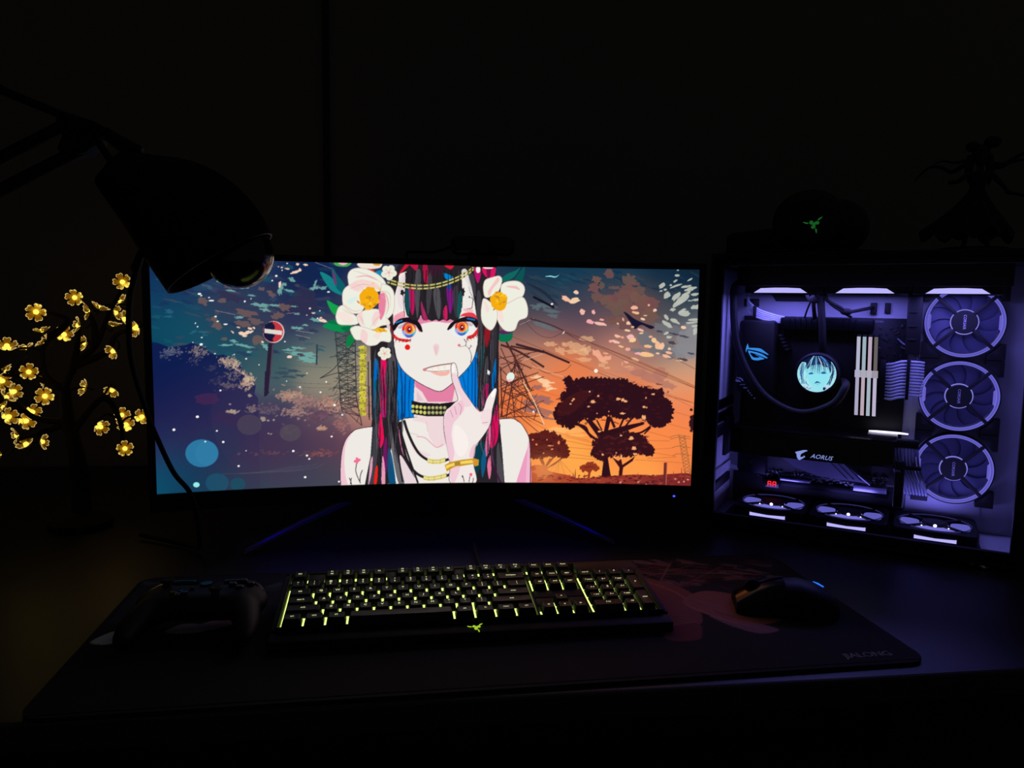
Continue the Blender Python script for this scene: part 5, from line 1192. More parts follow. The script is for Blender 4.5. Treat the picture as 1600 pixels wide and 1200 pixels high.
# memory: four lit sticks -----------------------------------------------------------
for i, (ct, cb) in enumerate((((205, 208, 232), (196, 190, 222)), ((178, 200, 214), (214, 190, 204)), ((214, 190, 214), (190, 206, 220)), ((150, 140, 140), (214, 204, 232)))):
    xt = .2035 + i * .0088; xb = .2068 + i * .0090
    st_ = MB(); st_.loft([[(xb - .0015, .092, .170), (xb + .0045, .092, .170), (xb + .0045, .144, .170), (xb - .0015, .144, .170)], [(xt - .0015, .092, .306), (xt + .0045, .092, .306), (xt + .0045, .144, .306), (xt - .0015, .144, .306)]])
    stick = pb(st_, 'memory_stick', M_cblk)
    def xs(z): return xb + (xt - xb) * (z - .170) / .136
    for nm, z0, z1, wd, cc in (('glow_bar', .247, .303, 0, ct), ('glow_bar', .171, .235, 0, cb), ('glow_bar', .235, .247, .0016, tuple((a + b_) // 2 for a, b_ in zip(ct, cb)))):
        g = MB()
        e0 = .0003 + wd
        g.loft([[(xs(z0) - .001 - e0, .0905, z0), (xs(z0) + .0038 + e0, .0905, z0), (xs(z0) + .0038 + e0, .0918, z0), (xs(z0) - .001 - e0, .0918, z0)], [(xs(z1) - .001 - e0, .0905, z1), (xs(z1) + .0038 + e0, .0905, z1), (xs(z1) + .0038 + e0, .0918, z1), (xs(z1) - .001 - e0, .0918, z1)]])
        g.build(nm, glow('memory_light', cc, .82 if not (i == 3 and z0 > .246) else .5), stick, 0)
    g = MB()
    for z in (.285, .195): g.ball((xs(z) + .0062, .10, z), (.0009, .001, .0014), 8, 6)
    g.build('latch', M_chrome, stick)

# pump with round display --------------------------------------------------------------
PC_ = (.1432, .2372)
MW = Matrix(((1, 0, 0, 0), (0, 0, -1, 0), (0, 1, 0, 0), (0, 0, 0, 1)))          # local z -> towards the glass
pump = MB(); pump.lathe([(.030, -.145), (.036, -.140), (.037, -.10), (.0365, .0 - .086), (.0335, -.0835), (.0318, -.0838), (.0318, -.086)], 48, Matrix.Translation((PC_[0], 0, PC_[1])) @ MW @ Matrix.Scale(1, 4))
pump = pb(pump, 'pump', M_cblk)
def face_uv(x, y): return (x - 170) / 1020.0, (y - 140) / 935.0
def paint_face():
    R = random.Random(2); c = Canvas(120, 120, 3, face_uv); Q = (0, 0, 1.0)
    cy = (150, 240, 250); c.a[:] = (176, 244, 248); ink = (14, 24, 66); mid = (78, 150, 220)
    for k in range(30): c.blob(Q, (R.uniform(180, 300), R.uniform(380, 900)), (14, 10), R.choice([cy, (120, 190, 230), (60, 110, 160)]), R)
    for k in range(30): c.blob(Q, (R.uniform(1040, 1180), R.uniform(330, 800)), (16, 14), R.choice([(210, 250, 250), (110, 190, 220), (150, 220, 230)]), R)
    c.fill(Q, [(330, 420), (420, 640), (480, 800), (590, 920), (720, 950), (860, 900), (960, 780), (1010, 600), (1040, 420), (700, 250)], cy)
    c.fill(Q, [(590, 900), (560, 1075), (870, 1075), (870, 880), (720, 960)], (166, 236, 246))
    c.fill(Q, [(300, 140), (240, 300), (380, 330), (420, 480), (520, 400), (640, 360), (760, 360), (880, 420), (960, 420), (1020, 560), (1060, 420), (1000, 200), (900, 140)], ink)
    for k in range(44):                                   # fringe fanning out from the crown
        t = k / 43; x0 = 560 + 200 * t; x1 = 330 + 720 * t
        le = 560 + R.uniform(-70, 60) - 90 * abs(t - .5)
        col = R.choice([ink, ink, (20, 40, 100), (60, 130, 206), (170, 232, 246), (206, 226, 250), ink])
        c.stroke(Q, [(x0, 150), (x0 * .45 + x1 * .55, 290 + R.uniform(-20, 20)), (x1 + R.uniform(-12, 12), le)], col, R.uniform(12, 30), .95, taper=True)
    for x0, s_ in ((330, -1), (1040, 1)):                 # side locks
        for k in range(9):
            x = x0 + s_ * k * 9
            c.stroke(Q, [(x - s_ * 10, 330), (x + s_ * R.uniform(10, 30), 520), (x - s_ * R.uniform(-10, 30), 700), (x - s_ * R.uniform(30, 80), 880)], R.choice([ink, (40, 90, 160), (196, 226, 250), (30, 60, 120), (150, 226, 244)]), R.uniform(8, 18), .9, taper='both')
    for k in range(16): c.stroke(Q, [(R.uniform(200, 300), R.uniform(420, 640)), (R.uniform(220, 330), R.uniform(660, 760))], R.choice([(70, 130, 210), (30, 70, 130), (160, 220, 244)]), R.uniform(6, 16), .7, taper='both')
    c.fill(Q, [(460, 610), (510, 588), (580, 592), (600, 606), (540, 622), (490, 626)], (56, 104, 176)); c.fill(Q, [(790, 565), (850, 552), (910, 560), (930, 572), (860, 590), (810, 586)], (56, 104, 176))
    c.fill(Q, [(630, 850), (680, 796), (740, 796), (800, 836), (740, 826), (680, 832)], (24, 56, 120)); c.stroke(Q, [(470, 596), (540, 580), (600, 600)], (24, 60, 130), 16, .9, taper='both'); c.stroke(Q, [(790, 562), (860, 544), (930, 566)], (24, 60, 130), 16, .9, taper='both'); c.fill(Q, [(660, 856), (720, 872), (780, 850), (720, 840)], (116, 206, 226), .8)
    c.fill(Q, [(420, 640), (400, 760), (440, 860), (560, 960), (470, 900), (400, 830)], (40, 90, 150), .9); c.fill(Q, [(1000, 600), (1020, 700), (960, 830), (900, 920), (980, 860), (1030, 740)], (40, 90, 150), .8)
    for x, y, r in ((410, 940, 50), (500, 960, 46), (970, 920, 60)): c.oval(Q, (x, y), (r, r), (200, 230, 252)); c.stroke(Q, [(x - r, y), (x, y + r), (x + r, y)], (40, 80, 130), 8)
    c.fill(Q, [(880, 930), (930, 960), (900, 1010), (860, 990)], ink)
    return c.result()
pf = paint_face()
def disc_surf(u, v):
    # square grid squeezed onto a disc
    x = u * 2 - 1; y = v * 2 - 1
    dx = x * np.sqrt(1 - y * y / 2); dy = y * np.sqrt(1 - x * x / 2)
    return np.stack([PC_[0] + dx * .0312, 0 * u + .0848, PC_[1] - dy * .0312], 1)
def disc_pic(img):
    h, w = img.shape[:2]; n = 110
    u, v = np.meshgrid(np.linspace(0, 1, n), np.linspace(0, 1, n)); x = u * 2 - 1; y = v * 2 - 1
    dx = (x * np.sqrt(1 - y * y / 2) + 1) / 2; dy = (y * np.sqrt(1 - x * x / 2) + 1) / 2
    return img[np.clip((dy * (h - 1)).astype(int), 0, h - 1), np.clip((dx * (w - 1)).astype(int), 0, w - 1)]
picture_mesh('round_display', disc_pic(pf), disc_surf, pic_mat('pump_display', 'picture', 1.0), pump)
# coolant hoses
M_hose = mat('black_hose', (6, 6, 8), .6, bump=(1200, .2))
for pts in ([(.170, .102, .222), (.186, .090, .226), (.1900, .072, .2180), (0.1721, .066, 0.1887), (0.1224, .066, 0.1706), (0.0686, .066, 0.1921), (0.0317, .066, 0.2371), (0.0092, .066, 0.2926), (0.0017, .066, 0.3600), (0.0049, .066, 0.3880), (.03, .066, .396)],
            [(.148, .112, .262), (.149, .096, .285), (.147, .090, .320), (.143, .088, .360), (.140, .086, .396)]):
    pb(MB().tube(spline(pts, 8), .0062, 12), 'coolant_hose', M_hose)

# graphics card -----------------------------------------------------------------------
g = MB(); g.box((.142, .082, .118), (.258, .112, .040), .003)
wallpoly(g, [(.016, .128), (.268, .128), (.268, .106), (.235, .098), (.05, .098), (.02, .108)], .022, .030)
for k in range(3): g.lathe([(.038, 0), (.040, 0), (.040, .004), (.010, .006), (.010, 0)], 28, T(.060 + k * .083, .082, .0945))
gpu = pb(g, 'graphics_card', M_gloss)
b = MB(); b.box((.142, .084, .1395), (.262, .112, .003), .001); b.box((.05, .030, .1412), (.062, .001, .0012), 0); b.box((.16, .030, .1412), (.045, .001, .0012), 0)
b.build('backplate', mat('brushed_backplate', (30, 30, 36), .28, .9), gpu)
b = MB()
_g = lambda P: [(.1241 + (x - 430) / 330 * .0182, .1148 - (y - 280) / 300 * .0180) for x, y in P]
wallshape(b, _g([(425, 362), (500, 335), (660, 285), (760, 278), (768, 300), (700, 330), (600, 395), (580, 440), (578, 490), (690, 465), (655, 450), (680, 440), (716, 470), (690, 490), (560, 578), (510, 545), (480, 490), (470, 420)]), .0214)
b.add(*text_shape('AORUS', .0102, .0003, shear=.35), Matrix.Translation((.1645, .0210, .1052)) @ Euler((PI / 2, math.radians(2), 0)).to_matrix().to_4x4())
b.build('lit_logo', glow('gpu_logo', (150, 168, 246), .85), gpu, 0)
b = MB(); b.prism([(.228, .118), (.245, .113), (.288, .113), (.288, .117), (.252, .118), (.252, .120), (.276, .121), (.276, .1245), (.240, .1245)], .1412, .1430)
b.build('glow_bar', glow('card_glare', (226, 220, 255), 2.2), gpu, 0)  # emissive strokes stand in for glare on top of the card
b = MB(); b.box((.280, .040, .072), (.014, .016, .075), .002); b.build('support_post', M_cblk, gpu)
b = MB(); b.add(*text_shape('FAN', .0052, .0002), Matrix.Translation((.276, .0310, .094)) @ Euler((PI / 2, 0, 0)).to_matrix().to_4x4()); b.build('post_lettering', mat('post_print', (235, 235, 240), .6), gpu, 0)

# sleeved cables ------------------------------------------------------------------------
b = MB()
for k in range(12):
    z = .2620 - k * .00535
    b.tube(spline([(.2455 + .0003 * k, .124, z - .006 + .0002 * k), (.258, .104, z - .003), (.2700, .098, z + .0015), (.2785, .099, z + .0025)], 5), .00205, 8)
c24 = pb(b, 'main_power_cable', M_slv)
b = MB()
for k in range(12):
    z = .2640 - k * .0050
    b.tube(spline([(.2815, .100, z), (.290, .0995, z), (.2985, .104, z - .0005), (.303, .120, z - .002), (.303, .145, z - .002)], 4), .0019, 8)
b.build('cable_strand_bundle', M_slv, c24)
b = MB(); b.box((.2818, .099, .2345), (.0046, .009, .066), .001); b.box((.2800, .097, .2345), (.0012, .006, .066), .0005); b.build('cable_comb', M_cblk, c24)
b = MB(); b.box((.243, .130, .231), (.010, .026, .066), .001); b.build('plug', M_cblk, c24)
b = MB()
for k in range(9):
    x = .2665 + k * .0045
    b.tube(spline([(x, .055, .134), (x + .001, .046, .118), (x + .004, .045, .100), (x + .012, .055, .075), (x + .017, .085, .050), (x + .018, .13, .040)], 6), .0019, 8)
c8 = pb(b, 'card_power_cable', M_dslv)
b = MB(); b.box((.289, .046, .098), (.042, .009, .006), .001); b.build('cable_comb', M_cblk, c8)
b = MB(); b.box((.284, .058, .135), (.040, .018, .012), .001); b.build('plug', M_cblk, c8)
b = MB()
for k in range(5):
    b.tube(spline([(.012 + k * .0005, .140, .372 - k * .004), (.017, .122, .360 - k * .0042), (.035, .112, .346 - k * .0036), (.060, .114, .337 - k * .003), (.080, .122, .332 - k * .0024)], 6), .0021, 8)
cc = pb(b, 'processor_power_cable', M_slv)
b = MB(); b.box((.031, .111, .3415), (.005, .009, .022), .001, None); b.build('cable_comb', M_cblk, cc)
# fan leads tied at the top
b = MB()
for pts, r in (([(.128, .10, .395), (.128, .085, .366), (.120, .10, .345), (.112, .125, .325)], .0016), ([(.130, .10, .395), (.1305, .085, .362), (.131, .10, .34), (.130, .125, .322)], .0022), ([(.133, .10, .395), (.133, .085, .364), (.134, .10, .34), (.136, .125, .322)], .0018),
               ([(.14, .10, .392), (.150, .085, .366), (.172, .09, .352), (.185, .10, .344), (.21, .12, .349), (.221, .142, .352)], .003), ([(.142, .10, .39), (.156, .086, .360), (.178, .094, .343), (.190, .11, .335)], .0022), ([(.126, .10, .38), (.120, .09, .372), (.128, .082, .362), (.142, .084, .365), (.146, .09, .378)], .0026)):
    b.tube(spline(pts, 6), r, 8)
b.ball((.133, .085, .364), (.010, .007, .007), 12, 8); b.ball((.183, .098, .344), (.010, .008, .006), 12, 8)
pb(b, 'fan_leads', M_rubber)
b = MB(); b.tube(spline([(.262, .14, .30), (.272, .12, .292), (.280, .12, .288), (.276, .14, .283), (.268, .14, .286)], 6), .0013, 6); b.tube(spline([(.288, .14, .276), (.293, .125, .268), (.298, .135, .258)], 5), .0014, 6)
pb(b, 'front_panel_leads', M_dslv)

# fans ------------------------------------------------------------------------------------
def fan_part(name):
    """a 120 mm fan facing +z with its base at z=0; returns the body; other pieces are its children"""
    b = MB()
    n = 48; o = []; i_ = []
    for k in range(n):
        a = 2 * PI * k / n; ca, sa = math.cos(a), math.sin(a)
        # outline: a square with big rounded corners, waisted at the middle of each side
        m__ = max(abs(ca), abs(sa)); r = min(.0595 / m__, .0800)
        o.append((r * ca, r * sa)); i_.append((.0545 * ca, .0545 * sa))
    rings = []
    for poly, z in ((o, .0), (o, .0215), ([(x * .985, y * .985) for x, y in o], .0225), ([(x * 1.045, y * 1.045) for x, y in i_], .0225), (i_, .0205), (i_, .0)):
        rings.append([(x, y, z) for x, y in poly])
    rings.append(rings[0])
    b.loft(rings, caps=False)
    return b
def fan(M_, ring_m, spoke_m=M_cblk, hot=False, side_light=None, hub_text=True, panels=True, frame_corner=False):
    if frame_corner:
        b = MB()
        for sx in (-1, 1):
            for sy in (-1, 1):
                b.prism(spline([(sx * .0595, sy * .0595), (sx * .0595, sy * .031), (sx * .049, sy * .033), (sx * .0415, sy * .0415), (sx * .033, sy * .049), (sx * .031, sy * .0595)], 3, closed=True) if False else [(sx * .0595, sy * .0595), (sx * .0595, sy * .034), (sx * .052, sy * .034), (sx * .047, sy * .041), (sx * .041, sy * .047), (sx * .034, sy * .052), (sx * .034, sy * .0595)], 0, .022)
        b.lathe([(.0570, .0), (.0585, .0), (.0585, .023), (.0570, .023)], 56, closed=True)
    else:
        b = fan_part('x')
    vs = MB(); vs.v = [tuple(M_ @ Vector(v)) for v in b.v]; vs.f = b.f
    body = pb(vs, 'case_fan', M_cblk)
    if ring_m:
        r_ = MB(); r_.lathe([(.0522, .0170), (.0570, .0170), (.0570, .0215), (.0555, .0222), (.0540, .0195), (.0522, .0205)], 64, M_, closed=True); r_.build('glow_ring', ring_m, body)
        r_ = MB(); r_.lathe([(.0518, .020), (.0524, .020), (.0524, .0222), (.0518, .0222)], 64, M_, closed=True); r_.lathe([(.0556, .0222), (.0562, .0222), (.0562, .0228), (.0556, .0228)], 64, M_, closed=True); r_.build('bright_ring_edge', glow('ring_edge', (150, 146, 250), .75), body)
    bl = MB()
    for k in range(11):
        a0 = 2 * PI * k / 11
        rings = []
        for j in range(6):
            t = j / 5; r = .018 + .0325 * t; a = a0 + .35 * t * t; sp = .66 - .05 * t
            rings.append([(r * math.cos(a + sp * q), r * math.sin(a + sp * q), .009 + .0050 * (q - .5) + dz) for q, dz in ((0, 0), (.5, .0012), (1, 0), (1, -.001), (.5, -.0002), (0, -.001))])
        bl.loft(rings, M=M_)
    bl.build('blades', M_blade, body, 40)
    h = MB(); h.lathe([(.0188, .006), (.0188, .0235), (.0178, .0245), (.0, .0245)], 40, M_)
    for k in range(4):
        a = PI / 4 + k * PI / 2
        h.box((0, 0, 0), (.044, .0058, .004), .0008, M_ @ T(rz=a) @ Matrix.Translation((.036, 0, .0215)))
    h.build('hub_and_struts', spoke_m, body)
    hr = MB(); hr.lathe([(.0189, .0175), (.0206, .0175), (.0200, .0195), (.0189, .0195)], 48, M_, closed=True)
    hr.build('hub_light', glow('hub_ring', (150, 146, 255), .8), body)
    if hub_text:
        tx = MB(); tx.add(*text_shape('CORSAIR', .0058, .0001), M_ @ T(0, 0, .0247, rz=-PI / 2))
        tx.build('hub_lettering', mat('hub_print', (215, 215, 225), .5), body, 0)
    if panels:
        p = MB()
        for s in (-1, 1):
            p.prism([(s * .0555, .014), (s * .0535, .0165), (s * .0475, .0105), (s * .0475, -.0105), (s * .0535, -.0165), (s * .0555, -.014)], .0172, .0185, M_)
        p.build('side_light', glow('fan_side_light', (120, 112, 232), .75), body, 0)
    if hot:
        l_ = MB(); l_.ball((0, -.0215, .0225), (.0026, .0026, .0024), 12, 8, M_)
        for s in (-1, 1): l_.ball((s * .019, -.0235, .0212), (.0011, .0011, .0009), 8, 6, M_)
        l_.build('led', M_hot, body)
        w = MB(); w.prism([(-.034, -.0215), (-.010, -.0215), (.010, -.0215), (.034, -.0215), (.026, -.035), (.0, -.0425), (-.026, -.035)], .0196, .0204, M_); w.build('lit_reflector', glow('lit_reflector', (140, 136, 250), .75), body, 0)  # emissive plate stands in for a surface lit by the LED
        w = MB(); w.lathe([(.0512, .0214), (.0524, .0214), (.0524, .0230), (.0512, .0230)], 56, M_, closed=True); w.build('glow_ring', glow('lit_rim', (74, 70, 150), .32), body)  # faint emission paints the fan rim as catching light
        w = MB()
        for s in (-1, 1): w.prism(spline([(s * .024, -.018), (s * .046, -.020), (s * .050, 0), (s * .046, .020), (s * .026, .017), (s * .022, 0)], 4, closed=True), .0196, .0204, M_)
        w.build('lit_opening', glow('lit_opening', (122, 120, 236), .62), body, 0)  # emissive patches stand in for white floor lit by the LEDs
    return body
ROLL = Matrix.Rotation(math.radians(90), 4, 'X')
for z in (.3305, .2100, .0895):     # column on the tray; their faces look at the side glass
    fan(Matrix.Translation((.3568, .148, z)) @ ROLL @ Matrix.Scale(-1, 4, (0, 0, 1)) @ Matrix.Scale(-1, 4, (0, 0, 1)), M_ring, frame_corner=True)
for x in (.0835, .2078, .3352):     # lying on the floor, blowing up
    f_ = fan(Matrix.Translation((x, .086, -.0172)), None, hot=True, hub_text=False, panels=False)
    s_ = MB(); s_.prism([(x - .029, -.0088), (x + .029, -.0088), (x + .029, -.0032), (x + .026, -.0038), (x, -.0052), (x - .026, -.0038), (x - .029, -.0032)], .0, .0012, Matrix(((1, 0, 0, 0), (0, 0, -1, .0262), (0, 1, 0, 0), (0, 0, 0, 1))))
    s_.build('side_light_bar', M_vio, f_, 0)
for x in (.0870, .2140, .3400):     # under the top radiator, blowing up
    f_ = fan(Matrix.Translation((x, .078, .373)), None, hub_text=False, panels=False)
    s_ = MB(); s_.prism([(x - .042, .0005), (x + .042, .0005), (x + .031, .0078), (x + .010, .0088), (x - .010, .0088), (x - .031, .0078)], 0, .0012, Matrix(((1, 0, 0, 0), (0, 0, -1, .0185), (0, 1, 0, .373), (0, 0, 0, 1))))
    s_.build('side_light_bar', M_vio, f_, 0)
b = MB(); b.box((.2135, .078, .4105), (.392, .120, .020), .002); b.box((.2135, .0155, .4025), (.392, .004, .036), .001); pb(b, 'radiator', M_cblk)
# the fans' LEDs as lamps
def lamp(name, loc, size, power, col, rot=(0, 0, 0), sy=None):
    d = bpy.data.lights.new(name, 'AREA'); d.energy = power; d.color = col; d.shape = 'RECTANGLE'; d.size = size; d.size_y = sy or size
    o = bpy.data.objects.new(name, d); COL.objects.link(o); o.parent = pc; o.location = (loc[0], loc[1], loc[2] + .03); o.rotation_euler = rot
    return o
VC = (.22, .195, 1.0)
for x in (.087, .214, .34): lamp('fan_led_light', (x, .060, .3715), .09, .24, VC)
for x in (.0835, .2078, .3352): lamp('fan_led_light', (x, .085, .0085), .07, .10, VC, (PI, 0, 0))
for z in (.3305, .21, .0895): lamp('fan_led_light', (.3568, .122, z), .10, .012, VC, (PI / 2, 0, 0))
# ---------------------------------------------------------------- mouse
M_mouse = mat('mouse_shell', (5, 5, 5), .5, spec=.25, bump=(900, .02))
ms = thing('mouse', 'black gaming mouse lying at an angle on the right of the mouse pad', 'mouse', (.462, .851, DT + .004), math.radians(163))
def mouse_ring(x, w, h, z0=.0015, cut=0.0):
    out = []
    for k in range(24):
        t = 2 * PI * k / 24; cx, sz = math.cos(t), math.sin(t)
        y = w * math.copysign(abs(cx) ** .8, cx)
        z = z0 + (h * max(0, sz) ** .75 if sz > 0 else 0)
        out.append((x, y, z))
    return out
prof = [(-.062, .012, .010), (-.058, .022, .018), (-.048, .030, .027), (-.032, .034, .035), (-.014, .0335, .0385), (.006, .0315, .037), (.026, .031, .031), (.044, .0315, .023), (.056, .030, .0165), (.0615, .026, .011)]
MB().loft([mouse_ring(*p) for p in prof]).build('shell', M_mouse, ms, 50)
for s in (-1, 1):
    b = MB()
    rings = []
    for x, w, h in [(.004, .030, .0382), (.020, .030, .0337), (.036, .0305, .0272), (.050, .0305, .0200), (.0605, .028, .0130)]:
        ring = []
        for k in range(7):
            t = PI / 2 - s * (.10 + k * .19); cx, sz = math.cos(t), math.sin(t)
            ring.append((x, w * math.copysign(abs(cx) ** .8, cx), .0027 + h * sz ** .75))
        rings.append(ring + [(p[0], p[1], p[2] - .0022) for p in ring[::-1]])
    b.loft(rings); b.build('button', M_gloss, ms, 40)
MB().tube([(.040, -.0032, .0275), (.040, .0032, .0275)], .0095, 22).build('scroll_wheel', M_rubber, ms)
b = MB(); b.box((-.006, -.0335, .016), (.020, .003, .006), .001); b.box((.016, -.0325, .0155), (.018, .003, .006), .001); b.build('thumb_button', M_gloss, ms)
b = MB(); b.tube([(-.036, -.0215, .0302), (-.042, -.0200, .0290), (-.048, -.0170, .0262)], .0017, 8); b.build('tail_light', glow('mouse_tail_light', (40, 110, 255), 1.2), ms)

# ---------------------------------------------------------------- game controller
M_pad2 = mat('controller_shell', (20, 18, 18), .6, spec=.35, bump=(900, .04))
gc = thing('game_controller', 'black game controller with two thumbsticks left of the keyboard', 'controller', (-.236, .862, DT + .004), math.radians(-2)); gc.scale = (.9, .9, .9)
b = MB()
b.box((0, .012, .030), (.100, .060, .034), .015, seg=4)
for s in (-1, 1):
    b.ball((s * .047, .012, .030), (.034, .036, .0195), 20, 12)
    b.tube(spline([(s * .046, .012, .029), (s * .059, -.016, .027), (s * .067, -.044, .022), (s * .0685, -.064, .0165), (s * .066, -.072, .0145)], 4), [.022 - .0009 * k for k in range(17)], 14)
o = b.build('body', M_pad2, gc, 60)
r = o.modifiers.new('fuse', 'REMESH'); r.mode = 'VOXEL'; r.voxel_size = .0024; r.use_smooth_shade = True
s_ = o.modifiers.new('soften', 'SMOOTH'); s_.factor = .5; s_.iterations = 10
for x, y in ((-.046, .022), (.022, -.008)):
    b = MB(); b.lathe([(.009, .040), (.0055, .046), (.0055, .052), (.0082, .053), (.0086, .055), (.0060, .0565), (.0, .0555)], 24, T(x, y, .002)); b.build('thumbstick', M_rubber, gc)
b = MB(); b.box((-.022, -.008, .0505), (.022, .007, .005), .0015); b.box((-.022, -.008, .0505), (.007, .022, .005), .0015); b.build('direction_pad', M_gloss, gc)
for dx, dy in ((0, .011), (.011, 0), (0, -.011), (-.011, 0)):
    b = MB(); b.lathe([(.0052, .045), (.0052, .051), (.004, .0525), (0, .053)], 18, T(.046 + dx, .022 + dy, 0)); b.build('face_button', M_gloss, gc)
for s in (-1, 1):
    b = MB(); b.tube(spline([(s * .018, .047, .040), (s * .040, .048, .040), (s * .060, .040, .038), (s * .072, .024, .034)], 5), [.0065] * 15 + [.004], 10); b.build('bumper', M_gloss, gc)
    b = MB(); b.tube(spline([(s * .046, .040, .028), (s * .046, .056, .024), (s * .046, .060, .014)], 5), [.011, .011, .011, .011, .011, .0105, .010, .009, .008, .007, .005], 12); b.build('trigger', M_gloss, gc)
b = MB(); b.lathe([(.0075, .045), (.0075, .0495), (0, .0502)], 24, T(0, .030, 0)); b.build('home_button', M_gloss, gc)
for x in (-.013, .013):
    b = MB(); b.lathe([(.0028, .045), (.0028, .0492), (0, .0497)], 14, T(x, .014, .0005)); b.build('menu_button', M_gloss, gc)

# ---------------------------------------------------------------- clamp lamp reaching in from the left
M_lampm = mat('black_lamp_enamel', (3, 3, 3), .6, spec=.2)
LY = .80
lamp_t = thing('desk_lamp', 'black jointed arm desk lamp switched off hanging in front of the monitor', 'lamp', (-.60, LY, DT))
def L_(x, z, y=0.0): return (x + .60, y, z)
MB().tube([(0, 0, 0), (0, 0, .035)], .075, 40).build('base', M_lampm, lamp_t)
b = MB(); b.tube([(0, 0, .03), (.02, 0, .10)], .011, 12); b.tube([(.01, .012, .08), L_(-.49, .462, .012)], .006, 10); b.tube([(.03, -.012, .08), L_(-.47, .430, -.012)], .006, 10); b.build('lower_arm', M_lampm, lamp_t)
b = MB(); b.prism([(.095, .43), (.14, .41), (.175, .60), (.15, .615), (.11, .49)], -.012, .012, Matrix(((1, 0, 0, 0), (0, 0, 1, 0), (0, 1, 0, 0), (0, 0, 0, 1)))); b.build('elbow_joint', M_lampm, lamp_t)
b = MB(); b.tube([L_(-.4655, .4688, .006), L_(-.3903, .5105, .006), L_(-.322, .5485, .004)], .0060, 12); b.build('upper_rod', M_lampm, lamp_t)
b = MB(); b.tube([L_(-.462, .4341, -.006), L_(-.3921, .475, -.006), L_(-.315, .5190, -.004)], .0062, 12); b.build('lower_rod', M_lampm, lamp_t)
b = MB(); b.tube([L_(-.4472, .5929), L_(-.3873, .5717), L_(-.300, .5380)], .0042, 10)
for k in range(40):
    t = k / 39; b.tube([L_(-.4472 + .06 * t - .001, .5929 - .0212 * t), L_(-.4472 + .06 * t + .001, .5929 - .0212 * t - .0006)], .0052, 8)
b.build('balance_spring', M_lampm, lamp_t)
b = MB(); b.prism([(p[0] + .60, p[1]) for p in ((-.3345, .5450), (-.318, .5490), (-.2998, .5440), (-.2930, .5330), (-.2990, .5230), (-.3096, .5145), (-.3302, .5090), (-.3340, .5180), (-.3290, .5300))], -.011, .011, Matrix(((1, 0, 0, 0), (0, 0, 1, 0), (0, 1, 0, 0), (0, 0, 0, 1))))
b.tube([L_(-.318, .535, -.015), L_(-.318, .535, .015)], .0075, 16); b.build('head_joint', M_lampm, lamp_t)
b = MB()
b.tube([L_(-.3031, .5328, -.006), L_(-.2870, .5060, -.006)], .0034, 8); b.tube([L_(-.2990, .5370, .006), L_(-.2700, .5130, .004)], .0040, 8); b.tube([L_(-.296, .5375), L_(-.262, .5190)], .0050, 8)
b.build('yoke', mat('lamp_yoke_metal', (22, 22, 24), .5, .6), lamp_t)
SEC = [((-.2988, .4917), (-.2742, .5195)), ((-.3037, .4860), (-.2488, .5163)), ((-.2926, .4686), (-.2147, .5122)), ((-.2791, .4480), (-.1876, .5008)), ((-.2655, .4247), (-.1635, .4811)), ((-.2523, .4029), (-.1483, .4607)), ((-.2390, .3816), (-.1399, .4438))]
outer = []; inner = []
ss = spline([(*a, *c) for a, c in SEC], 4)
for ax, az, bx, bz in ss:
    c = Vector(((ax + bx) / 2 + .60, 0, (az + bz) / 2)); d = Vector(((bx - ax) / 2, 0, (bz - az) / 2)); rr_ = d.length
    outer.append([tuple(c + d * math.cos(t) + Vector((0, rr_ * math.sin(t), 0))) for t in [2 * PI * k / 40 for k in range(40)]])
    inner.append([tuple(c + (d * math.cos(t) + Vector((0, rr_ * math.sin(t), 0))) * .965) for t in [2 * PI * k / 40 for k in range(40)]])
b = MB(); b.loft(outer + inner[::-1][:-2], caps=False)
b.f.append(tuple(range(39, -1, -1)))
b.build('shade', M_lampm, lamp_t, 50)
b = MB(); b.ball(L_(-.1722, .4225), .0345, 28, 18); b.tube([L_(-.1722, .4225), L_(-.215, .475)], .014, 16); b.build('bulb', mat('smoked_glass_bulb', (6, 6, 6), .18, coat=.6), lamp_t)
b = MB(); b.tube(spline([L_(-.262, .405, -.03), L_(-.271, .4227, .02), L_(-.3121, .3738, .10), L_(-.3408, .3032, .18), L_(-.3456, .2313, .24), L_(-.3373, .1849, .26), L_(-.3215, .140, .268), L_(-.303, .1098, .275), L_(-.297, .070, .285), L_(-.30, .025, .30), L_(-.33, .008, .36), L_(-.42, .008, .42)], 8), .0034, 10)
b.build('power_cord', M_rubber, lamp_t)

